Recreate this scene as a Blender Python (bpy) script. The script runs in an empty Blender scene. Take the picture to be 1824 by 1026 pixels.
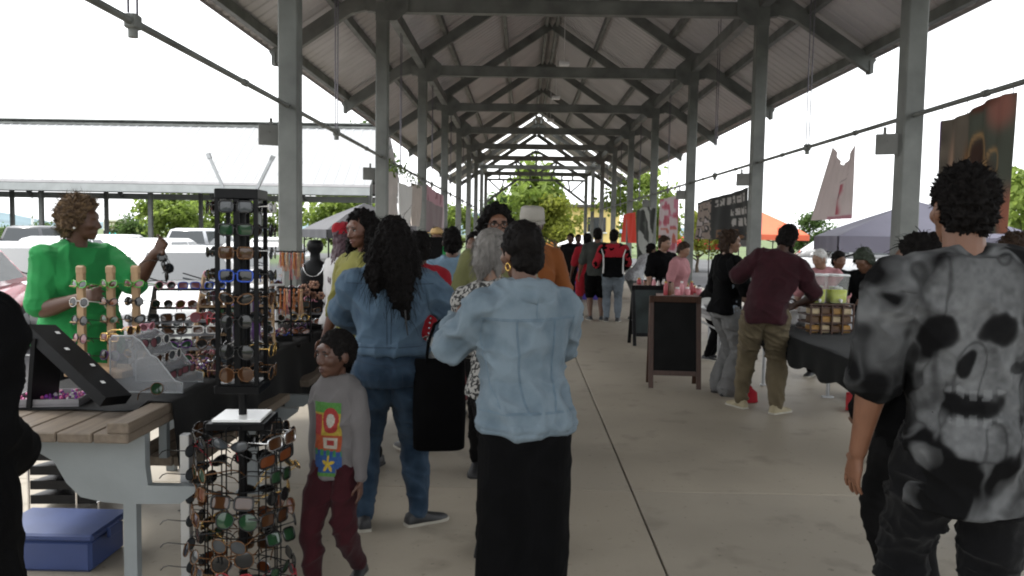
import bpy, bmesh, math, random
import numpy as np
from mathutils import Vector, Matrix, Quaternion
from mathutils.bvhtree import BVHTree

random.seed(7)
RNG = np.random.default_rng(7)
SC = bpy.context.scene
COL = SC.collection
R = math.radians
V = Vector

# ------------------------------------------------------------------ camera
CAM_H = 1.6
F_PX, W_PX, H_PX = 1450.0, 1824.0, 1026.0
VPX, VPY, ROLL = 932.0, 416.0, R(0.95)
cam_d = bpy.data.cameras.new('camera')
cam_d.sensor_width = 36.0
cam_d.lens = F_PX / W_PX * 36.0
cam_d.clip_start = 0.05
cam_d.clip_end = 3000
cam = bpy.data.objects.new('camera', cam_d)
COL.objects.link(cam)
_c = Matrix.Rotation(ROLL, 3, 'Z') @ V(((VPX - W_PX / 2) / F_PX, (H_PX / 2 - VPY) / F_PX, -1.0))
_pitch = math.atan2(_c.y, 1.0)
_yaw = math.atan2(_c.x, math.hypot(1.0, _c.y))
CR = Matrix.Rotation(_yaw, 3, 'Z') @ Matrix.Rotation(math.pi / 2 - _pitch, 3, 'X') @ Matrix.Rotation(ROLL, 3, 'Z')
cam.matrix_world = Matrix.Translation((0, 0, CAM_H)) @ CR.to_4x4()
SC.camera = cam

try:
    SC.cycles.filter_width = 2.0            # soft phone-lens resolution
except Exception:
    pass
# ------------------------------------------------------------------ light
SC.view_settings.view_transform = 'Standard'
SC.view_settings.look = 'None'
SC.view_settings.exposure = 1.85
SC.view_settings.gamma = 1.0
try:
    SC.view_settings.use_curve_mapping = False
except Exception:
    pass
SUN_EL, SUN_AZ = R(58), R(-65)          # azimuth from +Y towards +X
wd = bpy.data.worlds.new('World')
SC.world = wd
wd.use_nodes = True
nt = wd.node_tree
nt.nodes.clear()
wo = nt.nodes.new('ShaderNodeOutputWorld')
wb = nt.nodes.new('ShaderNodeBackground')
sk = nt.nodes.new('ShaderNodeTexSky')
sk.sky_type = 'NISHITA'
sk.sun_disc = False
sk.sun_elevation = SUN_EL
sk.sun_rotation = SUN_AZ
sk.air_density = 1.6
sk.dust_density = 4.0
hs = nt.nodes.new('ShaderNodeHueSaturation')
hs.inputs['Saturation'].default_value = 0.22
mx = nt.nodes.new('ShaderNodeMix')
mx.data_type = 'RGBA'
mx.inputs['Factor'].default_value = 0.6
mx.inputs['B'].default_value = (6.6, 6.8, 7.0, 1)      # even cloud cover
nt.links.new(sk.outputs[0], hs.inputs['Color'])
nt.links.new(hs.outputs[0], mx.inputs['A'])
nt.links.new(mx.outputs['Result'], wb.inputs['Color'])
wb.inputs['Strength'].default_value = 0.13
nt.links.new(wb.outputs[0], wo.inputs['Surface'])
sd = bpy.data.lights.new('sun', 'SUN')
sd.energy = 1.0
sd.angle = R(14)
sd.color = (1.0, 0.96, 0.9)
sun = bpy.data.objects.new('sun', sd)
COL.objects.link(sun)
_sdir = V((math.sin(SUN_AZ) * math.cos(SUN_EL), math.cos(SUN_AZ) * math.cos(SUN_EL), math.sin(SUN_EL)))
sun.rotation_euler = (-_sdir).to_track_quat('-Z', 'Y').to_euler()
sun.location = (-10, 5, 30)

# ------------------------------------------------------------------ pixel <-> place
def ray(u, v):
    return CR @ V(((u - W_PX / 2) / F_PX, (H_PX / 2 - v) / F_PX, -1.0))
def at(u, v, Y):
    d = ray(u, v)
    return V((0, 0, CAM_H)) + d * (Y / d.y)
def gnd(u, v, z=0.0):
    d = ray(u, v)
    return V((0, 0, CAM_H)) + d * ((z - CAM_H) / d.z)

# ------------------------------------------------------------------ object helpers
def tag(o, label=None, cat=None, group=None, kind=None):
    if label: o['label'] = label
    if cat: o['category'] = cat
    if group: o['group'] = group
    if kind: o['kind'] = kind
    return o
def empty(name, loc=(0, 0, 0), rz=0.0, label=None, cat=None, group=None, parent=None):
    o = bpy.data.objects.new(name, None)
    o.empty_display_size = 0.1
    COL.objects.link(o)
    o.location = loc
    o.rotation_euler = (0, 0, rz)
    if parent: o.parent = parent
    return tag(o, label, cat, group)
def put(name, me, parent=None, loc=None, rot=None):
    o = bpy.data.objects.new(name, me)
    COL.objects.link(o)
    if parent is not None: o.parent = parent
    if loc is not None: o.location = loc
    if rot is not None: o.rotation_euler = rot
    return o
def copy_tree(o, parent=None, kids=None):
    c = o.copy()
    COL.objects.link(c)
    if parent is not None: c.parent = parent
    for ch in (kids if kids is not None else list(o.children)):
        copy_tree(ch, c)
    return c

class MB:
    """collects shapes, builds one mesh"""
    def __init__(s):
        s.v, s.f, s.m, s.sm = [], [], [], []
    def add(s, vs, fs, mi=0, smooth=False):
        b = len(s.v)
        s.v.extend([tuple(p) for p in vs])
        for f in fs:
            s.f.append([b + i for i in f]); s.m.append(mi); s.sm.append(smooth)
        return s
    def box(s, c, d, rot=None, mi=0, bev=0.0):
        x, y, z = d[0] / 2, d[1] / 2, d[2] / 2
        if bev > 0:
            b = min(bev, x * .9, y * .9, z * .9)
            bm = bmesh.new()
            bmesh.ops.create_cube(bm, size=1)
            for q in bm.verts: q.co = V((q.co.x * d[0], q.co.y * d[1], q.co.z * d[2]))
            bmesh.ops.bevel(bm, geom=list(bm.edges), offset=b, segments=1, affect='EDGES')
            bm.verts.index_update()
            P = [q.co.copy() for q in bm.verts]
            F = [[q.index for q in f.verts] for f in bm.faces]
            bm.free()
        else:
            P = [V((i, j, k)) for i in (-x, x) for j in (-y, y) for k in (-z, z)]
            F = [(0, 1, 3, 2), (4, 6, 7, 5), (0, 4, 5, 1), (2, 3, 7, 6), (0, 2, 6, 4), (1, 5, 7, 3)]
        if rot is not None: P = [rot @ p for p in P]
        c = V(c)
        return s.add([p + c for p in P], F, mi)
    def beam(s, a, b, w, h, mi=0, up=(0, 0, 1)):
        a, b = V(a), V(b)
        d = (b - a); L = d.length; d.normalize()
        x = d.cross(V(up))
        if x.length < 1e-4: x = d.cross(V((1, 0, 0)))
        x.normalize(); z = x.cross(d)
        rot = Matrix((x, d, z)).transposed()
        return s.box((a + b) / 2, (w, L, h), rot, mi)
    def tube(s, pts, rad, n=8, mi=0, cap=True, smooth=True):
        pts = [V(p) for p in pts]
        if not isinstance(rad, (list, tuple)): rad = [rad] * len(pts)
        vs, fs = [], []
        T = []
        for i in range(len(pts)):
            t = pts[min(i + 1, len(pts) - 1)] - pts[max(i - 1, 0)]
            T.append(t.normalized() if t.length > 1e-9 else V((0, 0, 1)))
        x = T[0].orthogonal().normalized()
        for i, p in enumerate(pts):
            x = (x - T[i] * x.dot(T[i]))
            x = x.normalized() if x.length > 1e-6 else T[i].orthogonal().normalized()
            y = T[i].cross(x)
            for k in range(n):
                a = 2 * math.pi * k / n
                vs.append(p + (x * math.cos(a) + y * math.sin(a)) * rad[i])
        for i in range(len(pts) - 1):
            for k in range(n):
                fs.append((i * n + k, i * n + (k + 1) % n, (i + 1) * n + (k + 1) % n, (i + 1) * n + k))
        s.add(vs, fs, mi, smooth)
        if cap:
            s.add(vs[:n], [list(range(n))[::-1]], mi)
            s.add(vs[-n:], [list(range(n))], mi)
        return s
    def loft(s, rings, mi=0, cap=True, smooth=True, closed=True):
        n = len(rings[0]); vs = [p for r in rings for p in r]; fs = []
        for i in range(len(rings) - 1):
            for k in range(n if closed else n - 1):
                fs.append((i * n + k, i * n + (k + 1) % n, (i + 1) * n + (k + 1) % n, (i + 1) * n + k))
        if cap:
            fs.append(list(range(n))[::-1]); fs.append([(len(rings) - 1) * n + k for k in range(n)])
        return s.add(vs, fs, mi, smooth)
    def ball(s, c, r, rot=None, nu=12, nv=8, mi=0, smooth=True):
        if not isinstance(r, (tuple, list)): r = (r, r, r)
        c = V(c); vs = []; fs = []
        for j in range(nv + 1):
            th = math.pi * j / nv
            for i in range(nu):
                ph = 2 * math.pi * i / nu
                p = V((r[0] * math.sin(th) * math.cos(ph), r[1] * math.sin(th) * math.sin(ph), r[2] * math.cos(th)))
                vs.append(c + (rot @ p if rot is not None else p))
        for j in range(nv):
            for i in range(nu):
                fs.append((j * nu + i, (j + 1) * nu + i, (j + 1) * nu + (i + 1) % nu, j * nu + (i + 1) % nu))
        return s.add(vs, fs, mi, smooth)
    def prism(s, poly, axis, a, b, mi=0):
        """poly: 2-D outline extruded along axis ('x','y','z') from a to b"""
        def mk(p, t):
            return {'x': (t, p[0], p[1]), 'y': (p[0], t, p[1]), 'z': (p[0], p[1], t)}[axis]
        n = len(poly)
        vs = [mk(p, a) for p in poly] + [mk(p, b) for p in poly]
        fs = [list(range(n)), [n + k for k in range(n)][::-1]]
        fs += [(k, n + k, n + (k + 1) % n, (k + 1) % n) for k in range(n)]
        return s.add(vs, fs, mi)
    def sheet(s, grid, mi=0, smooth=True, thick=0.0):
        """grid[i][j] points; a cloth-like sheet, given a thickness along its normals when thick > 0"""
        ni, nj = len(grid), len(grid[0])
        fs = [(i * nj + j, i * nj + j + 1, (i + 1) * nj + j + 1, (i + 1) * nj + j) for i in range(ni - 1) for j in range(nj - 1)]
        vs = [V(p) for r in grid for p in r]
        s.add(vs, fs, mi, smooth)
        if thick > 0:
            off = []
            for i in range(ni):
                for j in range(nj):
                    a = V(grid[min(i + 1, ni - 1)][j]) - V(grid[max(i - 1, 0)][j])
                    b = V(grid[i][min(j + 1, nj - 1)]) - V(grid[i][max(j - 1, 0)])
                    nn = a.cross(b)
                    off.append(V(grid[i][j]) + (nn.normalized() if nn.length > 1e-9 else V((0, 0, 1))) * thick)
            s.add(off, [f[::-1] for f in fs], mi, smooth)
            edge = [(0, j) for j in range(nj)] + [(i, nj - 1) for i in range(1, ni)] + [(ni - 1, j) for j in range(nj - 2, -1, -1)] + [(i, 0) for i in range(ni - 2, 0, -1)]
            ids = [i * nj + j for i, j in edge]; n = len(ids); s.edge = ids
            s.add([vs[k] for k in ids] + [off[k] for k in ids], [(k, (k + 1) % n, n + (k + 1) % n, n + k) for k in range(n)], mi)
        return s
    def mesh(s, name, mats):
        me = bpy.data.meshes.new(name)
        me.from_pydata(s.v, [], s.f)
        for m in (mats if isinstance(mats, (list, tuple)) else [mats]): me.materials.append(m)
        me.polygons.foreach_set('material_index', s.m)
        me.polygons.foreach_set('use_smooth', s.sm)
        me.update()
        return me
    def build(s, name, mats, parent=None, loc=None, rot=None):
        return put(name, s.mesh(name, mats), parent, loc, rot)

# ------------------------------------------------------------------ materials
_MC = {}
def mat(name, col, rough=0.7, var=0.15, scale=6.0, bump=0.0, bscale=60.0, metal=0.0, alpha=1.0, trans=0.0,
        col2=None, ramp=None, stretch=None, coat=0.0, emit=None, ior=1.45, sheen=0.0, detail=4.0, spec=0.5, fold=0.0):
    if name in _MC: return _MC[name]
    m = bpy.data.materials.new(name)
    m.use_nodes = True
    n, l = m.node_tree.nodes, m.node_tree.links
    b = n['Principled BSDF']
    b.inputs['Roughness'].default_value = rough
    b.inputs['Metallic'].default_value = metal
    b.inputs['IOR'].default_value = ior
    b.inputs['Specular IOR Level'].default_value = spec
    b.inputs['Coat Weight'].default_value = coat
    b.inputs['Sheen Weight'].default_value = sheen
    b.inputs['Transmission Weight'].default_value = trans
    b.inputs['Alpha'].default_value = alpha
    tc = n.new('ShaderNodeTexCoord')
    src = tc.outputs['Object']
    if stretch:
        mp = n.new('ShaderNodeMapping'); mp.inputs['Scale'].default_value = stretch
        l.new(src, mp.inputs['Vector']); src = mp.outputs[0]
    nz = n.new('ShaderNodeTexNoise')
    nz.inputs['Scale'].default_value = scale
    nz.inputs['Detail'].default_value = detail
    l.new(src, nz.inputs['Vector'])
    cr = n.new('ShaderNodeValToRGB')
    lo, hi = (ramp or (0.3, 0.7))
    cr.color_ramp.elements[0].position = lo
    cr.color_ramp.elements[1].position = hi
    if col2 is None:
        cr.color_ramp.elements[0].color = [max(0, c * (1 - var)) for c in col[:3]] + [1]
        cr.color_ramp.elements[1].color = [min(1, c * (1 + var)) for c in col[:3]] + [1]
    else:
        cr.color_ramp.elements[0].color = list(col[:3]) + [1]
        cr.color_ramp.elements[1].color = list(col2[:3]) + [1]
    fac = nz.outputs['Fac']
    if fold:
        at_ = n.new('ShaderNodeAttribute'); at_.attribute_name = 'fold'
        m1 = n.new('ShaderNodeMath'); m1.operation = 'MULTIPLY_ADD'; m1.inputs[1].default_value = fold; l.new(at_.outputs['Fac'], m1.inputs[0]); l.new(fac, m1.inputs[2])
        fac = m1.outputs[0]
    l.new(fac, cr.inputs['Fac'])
    l.new(cr.outputs['Color'], b.inputs['Base Color'])
    if bump > 0:
        nb = n.new('ShaderNodeTexNoise'); nb.inputs['Scale'].default_value = bscale; nb.inputs['Detail'].default_value = 3
        l.new(src, nb.inputs['Vector'])
        bp = n.new('ShaderNodeBump'); bp.inputs['Strength'].default_value = bump; bp.inputs['Distance'].default_value = 0.01
        l.new(nb.outputs['Fac'], bp.inputs['Height']); l.new(bp.outputs[0], b.inputs['Normal'])
    if emit:
        b.inputs['Emission Color'].default_value = list(emit[0]) + [1]
        b.inputs['Emission Strength'].default_value = emit[1]
    _MC[name] = m
    return m
def attr_mat(name, rough=0.8, attr='print', bump=0.15, bscale=400.0):
    """fabric whose printed colours are stored on its points"""
    if name in _MC: return _MC[name]
    m = bpy.data.materials.new(name); m.use_nodes = True
    n, l = m.node_tree.nodes, m.node_tree.links
    b = n['Principled BSDF']; b.inputs['Roughness'].default_value = rough; b.inputs['Specular IOR Level'].default_value = .12
    a = n.new('ShaderNodeAttribute'); a.attribute_name = attr
    tc = n.new('ShaderNodeTexCoord'); nz = n.new('ShaderNodeTexNoise'); nz.inputs['Scale'].default_value = bscale
    l.new(tc.outputs['Object'], nz.inputs['Vector'])
    mr = n.new('ShaderNodeMapRange'); mr.inputs['To Min'].default_value = .85; mr.inputs['To Max'].default_value = 1.1
    l.new(nz.outputs['Fac'], mr.inputs['Value'])
    mm = n.new('ShaderNodeVectorMath'); mm.operation = 'SCALE'
    l.new(a.outputs['Color'], mm.inputs[0]); l.new(mr.outputs[0], mm.inputs['Scale'])
    l.new(mm.outputs[0], b.inputs['Base Color'])
    bp = n.new('ShaderNodeBump'); bp.inputs['Strength'].default_value = bump; bp.inputs['Distance'].default_value = .005
    l.new(nz.outputs['Fac'], bp.inputs['Height']); l.new(bp.outputs[0], b.inputs['Normal'])
    _MC[name] = m
    return m
def paint(me, cols, attr='print'):
    a = me.color_attributes.new(attr, 'FLOAT_COLOR', 'POINT')
    c = np.ones((len(me.vertices), 4), dtype=np.float32); c[:, :3] = cols
    a.data.foreach_set('color', c.ravel())

# vectorised value noise
def vnoise(P, seed=0.0):
    P = np.asarray(P, dtype=np.float64) + seed * 17.31
    i = np.floor(P); f = P - i; f = f * f * (3 - 2 * f)
    def h(o):
        q = i + np.array(o)
        s = np.sin(q[:, 0] * 127.1 + q[:, 1] * 311.7 + q[:, 2] * 74.7) * 43758.5453
        return s - np.floor(s)
    x, y, z = f[:, 0], f[:, 1], f[:, 2]
    a = h((0, 0, 0)) * (1 - x) + h((1, 0, 0)) * x
    b = h((0, 1, 0)) * (1 - x) + h((1, 1, 0)) * x
    c = h((0, 0, 1)) * (1 - x) + h((1, 0, 1)) * x
    d = h((0, 1, 1)) * (1 - x) + h((1, 1, 1)) * x
    return (a * (1 - y) + b * y) * (1 - z) + (c * (1 - y) + d * y) * z

M_STEEL = mat('galvanised_steel', (.150, .156, .146), .6, .32, 2.4, .15, 40, .2, detail=8)
M_DECK = mat('roof_deck', (.44, .42, .42), .6, .10, 1.2, .05, 30)
M_ROOFTOP = mat('roof_metal', (.78, .79, .80), .45, .05, 1.0)
M_BLACK = mat('black_plastic', (.005, .005, .0055), .45, .3, 20, spec=.2)
M_BLACKM = mat('black_metal', (.008, .008, .009), .4, .3, 20, metal=.2, spec=.3)
M_CHROME = mat('chrome', (.7, .7, .72), .15, .05, 8, metal=1.0)
M_ALU = mat('aluminium', (.45, .46, .47), .4, .1, 8, metal=.8)
M_WHITE = mat('white_plastic', (.78, .78, .77), .5, .05, 8)
M_CABLE = mat('wire_cable', (.13, .12, .14), .5, .1, 30, metal=.6)
# =================================================================== setting
CX = 0.71            # pavilion centre line
HW = 3.0             # half width between column lines
SP = 5.17            # frame spacing
FY0 = 8.0            # first column pair in view
SLOPE = 0.667
RIDGE = 7.5
EAVE = 4.75
def deck_z(t): return RIDGE + .28 - SLOPE * t

# ground sheets
M_ASPH = mat('asphalt', (.055, .055, .057), .9, .25, .6, .3, 60)
M_GRASS = mat('grass', (.07, .10, .03), .95, .35, .25, .3, 25)
g = MB(); g.add([(-1500, -300, -.16), (1500, -300, -.16), (1500, 2500, -.16), (-1500, 2500, -.16)], [(0, 1, 2, 3)])
tag(g.build('ground', M_GRASS), 'mown green ground spreading beyond the parking lot', 'ground', kind='structure')
g = MB(); g.add([(-60, -30, -.15), (40, -30, -.15), (40, 62, -.15), (-60, 62, -.15)], [(0, 1, 2, 3)])
g = g.build('parking_lot', M_ASPH); tag(g, 'grey asphalt parking lot around the market pavilion', 'parking lot', kind='structure')
pl = MB()
for k in range(14):
    pl.box((-7.5, -6 + k * 2.8, -.145), (5.0, .1, .004))
pl.build('parking_line', mat('line_paint', (.75, .75, .72), .8, .1, 3), g)

# concrete floor cast in slabs with open joints
def concrete(name, c):
    m = mat(name, c, .62, .13, 1.1, .10, 90, detail=9)
    n, l = m.node_tree.nodes, m.node_tree.links
    b = n['Principled BSDF']; src = b.inputs['Base Color'].links[0].from_socket
    tc = [q for q in n if q.type == 'TEX_COORD'][0]
    for sc, lo, hi, k in ((.55, .50, .72, .26), (3.2, .58, .70, .22), (26, .64, .72, .32)):
        z = n.new('ShaderNodeTexNoise'); z.inputs['Scale'].default_value = sc; z.inputs['Detail'].default_value = 6; l.new(tc.outputs['Object'], z.inputs['Vector'])
        r = n.new('ShaderNodeMapRange'); r.inputs['From Min'].default_value = lo; r.inputs['From Max'].default_value = hi; r.inputs['To Min'].default_value = 1; r.inputs['To Max'].default_value = 1 - k
        l.new(z.outputs['Fac'], r.inputs['Value'])
        v = n.new('ShaderNodeVectorMath'); v.operation = 'SCALE'; l.new(src, v.inputs[0]); l.new(r.outputs[0], v.inputs['Scale']); src = v.outputs[0]
    l.new(src, b.inputs['Base Color'])
    return m
M_CONC = concrete('concrete', (.325, .286, .226)); M_CONC2 = concrete('concrete_b', (.312, .277, .222))
M_JOINT = mat('joint_filler', (.10, .085, .06), .9, .3, 10)
fl = MB(); fl.box((CX, 22, -.09), (9.9, 64, .1))
fl = fl.build('pavilion_floor', M_JOINT); tag(fl, 'concrete floor of the market pavilion with saw cut joints', 'floor', kind='structure')
yj = [-10] + [5.02 + SP * k for k in range(-2, 10)] + [54]
yj = sorted(set(yj))
for i in range(len(yj) - 1):
    for sx in (-1, 1):
        y0, y1 = yj[i] + .0035, yj[i + 1] - .0035
        s_ = MB(); s_.box((CX + sx * (4.95 / 2 + .003), (y0 + y1) / 2, -.02), (4.95 - .006, y1 - y0, .04), bev=.004)
        s_.build('concrete_slab', M_CONC if (i + (sx > 0)) % 3 else M_CONC2, fl)

# ---------------------------------------------------------------- pavilion
def rot2(o, ax):                      # ax: frame of a pavilion (origin, rz)
    return o
def make_pavilion(name, label, frames, y0, y1, loc, rz, base=0.0, rails=True, detail=True, end_truss=False, gapends=False, group=None):
    root = empty(name, loc, rz, label, 'pavilion', group)
    c_ = MB(); c_.box((0, 0, (5.07 + base) / 2 - base), (.19, .19, 5.07 + base), bev=.012)
    c_.box((0, 0, .012), (.34, .34, .024))
    for bx in (-.13, .13):
        for by in (-.13, .13): c_.tube([(bx, by, .02), (bx, by, .055)], .014, 6)
    cm = c_.mesh('column', M_STEEL)
    t_ = MB(); t_.box((0, 0, 5.17), (2 * HW + .5, .13, .20), bev=.008)
    t_.box((0, 0, 5.275), (2 * HW + .52, .15, .012)); t_.box((0, 0, 5.064), (2 * HW + .30, .15, .012))
    tm = t_.mesh('tie_beam', M_STEEL)
    r_ = MB(); r_.beam((.03, 0, RIDGE - .02), (EAVE, 0, RIDGE - SLOPE * EAVE), .12, .22)
    r_.beam((HW + .1, 0, 5.2), (HW + .62, 0, RIDGE - SLOPE * (HW + .62) - .02), .10, .12)
    r_.box((EAVE - .02, 0, RIDGE - SLOPE * EAVE - .02), (.06, .16, .20))
    rm = r_.mesh('rafter', M_STEEL)
    for y in frames:
        for sx in (-1, 1):
            put('column', cm, root, (sx * HW, y, 0))
            put('rafter', rm, root, (0, y, 0), (0, 0, 0 if sx > 0 else math.pi))
        put('tie_beam', tm, root, (0, y, 0))
    L = y1 - y0
    for sx in (-1, 1):                                  # long members
        b_ = MB(); b_.beam((0, y0 + .1, 0), (0, y1 - .1, 0), .15, .22); b_.build('eave_beam', M_STEEL, root, (sx * HW, 0, 5.31))
        for t in (1.25, 2.5, 3.75, 4.68):
            b_ = MB(); b_.beam((0, y0 + (-.9 if gapends else .05), 0), (0, y1 - .05, 0), .09, .15)
            b_.build('purlin', M_STEEL, root, (sx * t, 0, deck_z(t) - .10))
        b_ = MB(); b_.beam((0, y0 + .05, 0), (0, y1 - .05, 0), .08, .2); b_.build('ridge_beam', M_STEEL, root, (sx * .15, 0, RIDGE + .04))
        # roof deck: ribbed metal sheets, one per bay
        nb = max(1, round(L / SP)); st = L / nb
        for k in range(nb):
            a, e = y0 + k * st, y0 + (k + 1) * st
            prof = []
            nr = 18 if detail else 12
            p = (e - a) / nr
            for q in range(nr):
                yy = a + q * p
                prof += [(yy, 0), (yy + p * .60, 0), (yy + p * .68, .022), (yy + p * .92, .022)]
            prof.append((e, 0))
            t0, t1 = 0.0, EAVE + .12
            low = [[(sx * t, y, deck_z(t) + h) for y, h in prof] for t in (t0, t1)]
            d_ = MB(); d_.sheet(low if sx > 0 else low[::-1], 0, False)
            up = [[(sx * t, y, deck_z(t) + h + .015) for y, h in prof] for t in (t0, t1)]
            d_.sheet(up[::-1] if sx > 0 else up, 1, False)
            zz = deck_z(t1)
            if not detail: d_.box((sx * (t1 + .06), (a + e) / 2, zz - .24), (.10, e - a, .34), mi=2)
            d_.box((sx * (t1 + .005), (a + e) / 2, zz + .01), (.012, e - a, .11), mi=0)
            d_.build('roof_panel', [M_DECK, M_ROOFTOP if detail else mat('roof_far', (.275, .28, .283), .7, .05, .3), mat('gutter_grey', (.36, .375, .365), .6, .1, 2)], root)
    b_ = MB(); b_.beam((-.3, y0, deck_z(.15) + .02), (-.3, y1, deck_z(.15) + .02), .01, .01)
    cap = MB()
    if not detail: cap.box((0, (y0 + y1) / 2, deck_z(0) + .10), (.5, y1 - y0, .06))
    for sx in (-1, 1):
        cap.beam((sx * .17, y0, deck_z(.17) + .075), (sx * .17, y1, deck_z(.17) + .075), .36, .012, up=(sx * SLOPE, 0, 1))
    cap.build('ridge_cap', M_ROOFTOP if rails else M_STEEL, root)
    if rails:
        fr = list(frames)
        for i in range(len(fr) - 1):
            for sx in (-1, 1):
                p_ = MB(); X = sx * (HW + .0)
                p_.tube([(X, fr[i] + .095, 2.79), (X, fr[i + 1] - .095, 2.79)], .024, 8)
                for q in (.25, .75): p_.tube([(X, fr[i] + SP * q - .03, 2.79), (X, fr[i] + SP * q + .03, 2.79)], .032, 8)
                p_.build('rail_pipe', M_STEEL, root)
                k_ = MB(); ym = fr[i] + SP * (.38 if sx < 0 else .55)
                k_.box((X, ym, 2.79), (.075, .09, .085), bev=.01); k_.tube([(X, ym, 2.70), (X, ym, 2.75)], .03, 8)
                k_.build('rail_clamp', M_STEEL, root)
                for dy in (-.09, .09):
                    w_ = MB(); w_.tube([(X, ym + dy * .6, 2.83), (X, ym + dy, deck_z(HW) - .02)], .008, 5)
                    w_.build('support_cable', M_CABLE, root)
        for i in range(len(fr) - 1):
            ym = (fr[i] + fr[i + 1]) / 2
            b_ = MB(); b_.tube([(.25, ym, 5.95), (.25, ym, RIDGE - .05)], .008, 6); b_.box((.25, ym, 5.90), (.26, .26, .10), bev=.02); b_.build('light_fixture', M_WHITE, root)
        gp = MB(); gp.prism([(-.22, 4.92), (.10, 4.92), (.10, 5.62), (-.05, 5.62), (-.42, 5.30), (-.42, 5.07)], 'y', -.006, .006)
        for bx, bz in ((-.3, 5.17), (-.15, 5.17), (.0, 5.02), (.0, 5.4)): gp.tube([(bx, -.02, bz), (bx, .02, bz)], .016, 6)
        gm = gp.mesh('gusset_plate', M_STEEL)
        for y in fr:
            for sx in (-1, 1):
                put('gusset_plate', gm, root, (sx * HW, y - .10, 0), (0, 0, 0 if sx > 0 else math.pi))
        for j, y in enumerate(fr[1:]):                  # stall number plates on the columns
            if j > 4: break
            for sx in (-1, 1):
                n_ = MB(); n_.box((0, 0, 0), (.20, .03, .20), bev=.006)
                n_.box((-sx * .02, .0, .13), (.03, .012, .07)); n_.ball((0, -.018, .03), .008)
                n_.build('number_plate', mat('plate_grey', (.16, .16, .15), .6, .15, 6), root, (sx * HW - .21, y, 2.52), (0, 0, R(25) * -sx))
    if end_truss:
        y = y1 - .3
        e = lambda a, b, w=.11: MB().beam((a[0], y, a[1]), (b[0], y, b[1]), .09, w).build('truss_member', M_STEEL, root)
        for sx in (-1, 1):
            e((0, 6.55), (sx * HW, 4.95), .16)
            e((0, 5.14), (sx * 1.15, 5.9)); e((sx * 1.0, 5.14), (sx * 1.22, 5.86)); 
            e((sx * HW, 3.45), (sx * 1.2, 4.78), .14); e((sx * 2.1, 4.12), (sx * 2.85, 4.8), .09); e((sx * 2.05, 4.16), (sx * 1.95, 4.8), .09)
            for q in (.35, .95, 1.55, 2.2): e((sx * q, 4.86), (sx * q, 5.08), .1)
        e((0, 5.14), (0, 6.5)); e((-HW, 5.12), (HW, 5.12), .12); e((-HW, 4.82), (HW, 4.82), .12)
    return root
n_fr = 8
frames = [FY0 + SP * k for k in range(-2, 7)]
pav = make_pavilion('market_pavilion', 'long open steel market pavilion with gabled metal roof over the aisle', frames, FY0 - 2 * SP - 1.2, 42.6, (CX, 0, 0), 0)
pav2 = make_pavilion('market_pavilion', 'far section of the pavilion with open lattice gable at the aisle end', [44.2, 49.0], 43.6, 49.6, (CX, 0, 0), 0, end_truss=True, gapends=True, rails=False)
# second pavilion across the parking lot, turned a quarter
pav3 = make_pavilion('market_pavilion', 'pale roofed open pavilion across the parking lot behind the parked cars', [SP * k for k in range(0, 9)], -.35, 43.0, (-7.2, 41.2, -.95), R(90), rails=False, detail=False)

# hills, far water, trees
hl = MB(); row0, row1, row2 = [], [], []
for i in range(81):
    x = -900 + i * 22.5
    h = 9 + 7 * math.sin(i * .21) + 4 * math.sin(i * .53 + 1)
    row0.append((x, 640, -.3)); row1.append((x, 700, h)); row2.append((x, 900, h * 1.2))
hl.sheet([row0, row1, row2])
tag(hl.build('hills', mat('far_hills', (.10, .15, .17), .95, .2, .02)), 'low wooded hills on the horizon', 'hills', kind='structure')

M_BARK = mat('bark', (.09, .07, .05), .9, .3, 12, .4, 30)
def leaf_mat(name, c, c2):
    m = mat(name, c, .6, 0, 1.6, col2=c2, ramp=(.35, .65), spec=.3)
    n, l = m.node_tree.nodes, m.node_tree.links
    b = n['Principled BSDF']; tr = n.new('ShaderNodeBsdfTranslucent'); mx_ = n.new('ShaderNodeMixShader'); mx_.inputs[0].default_value = .6
    src = b.inputs['Base Color'].links[0].from_socket; l.new(src, tr.inputs['Color'])
    l.new(b.outputs[0], mx_.inputs[1]); l.new(tr.outputs[0], mx_.inputs[2]); l.new(mx_.outputs[0], n['Material Output'].inputs['Surface'])
    return m
LEAF = [leaf_mat('leaf_fresh', (.12, .18, .03), (.23, .30, .07)), leaf_mat('leaf_yellow', (.16, .19, .025), (.25, .27, .05)), leaf_mat('leaf_deep', (.05, .09, .025), (.10, .16, .045))]
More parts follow.
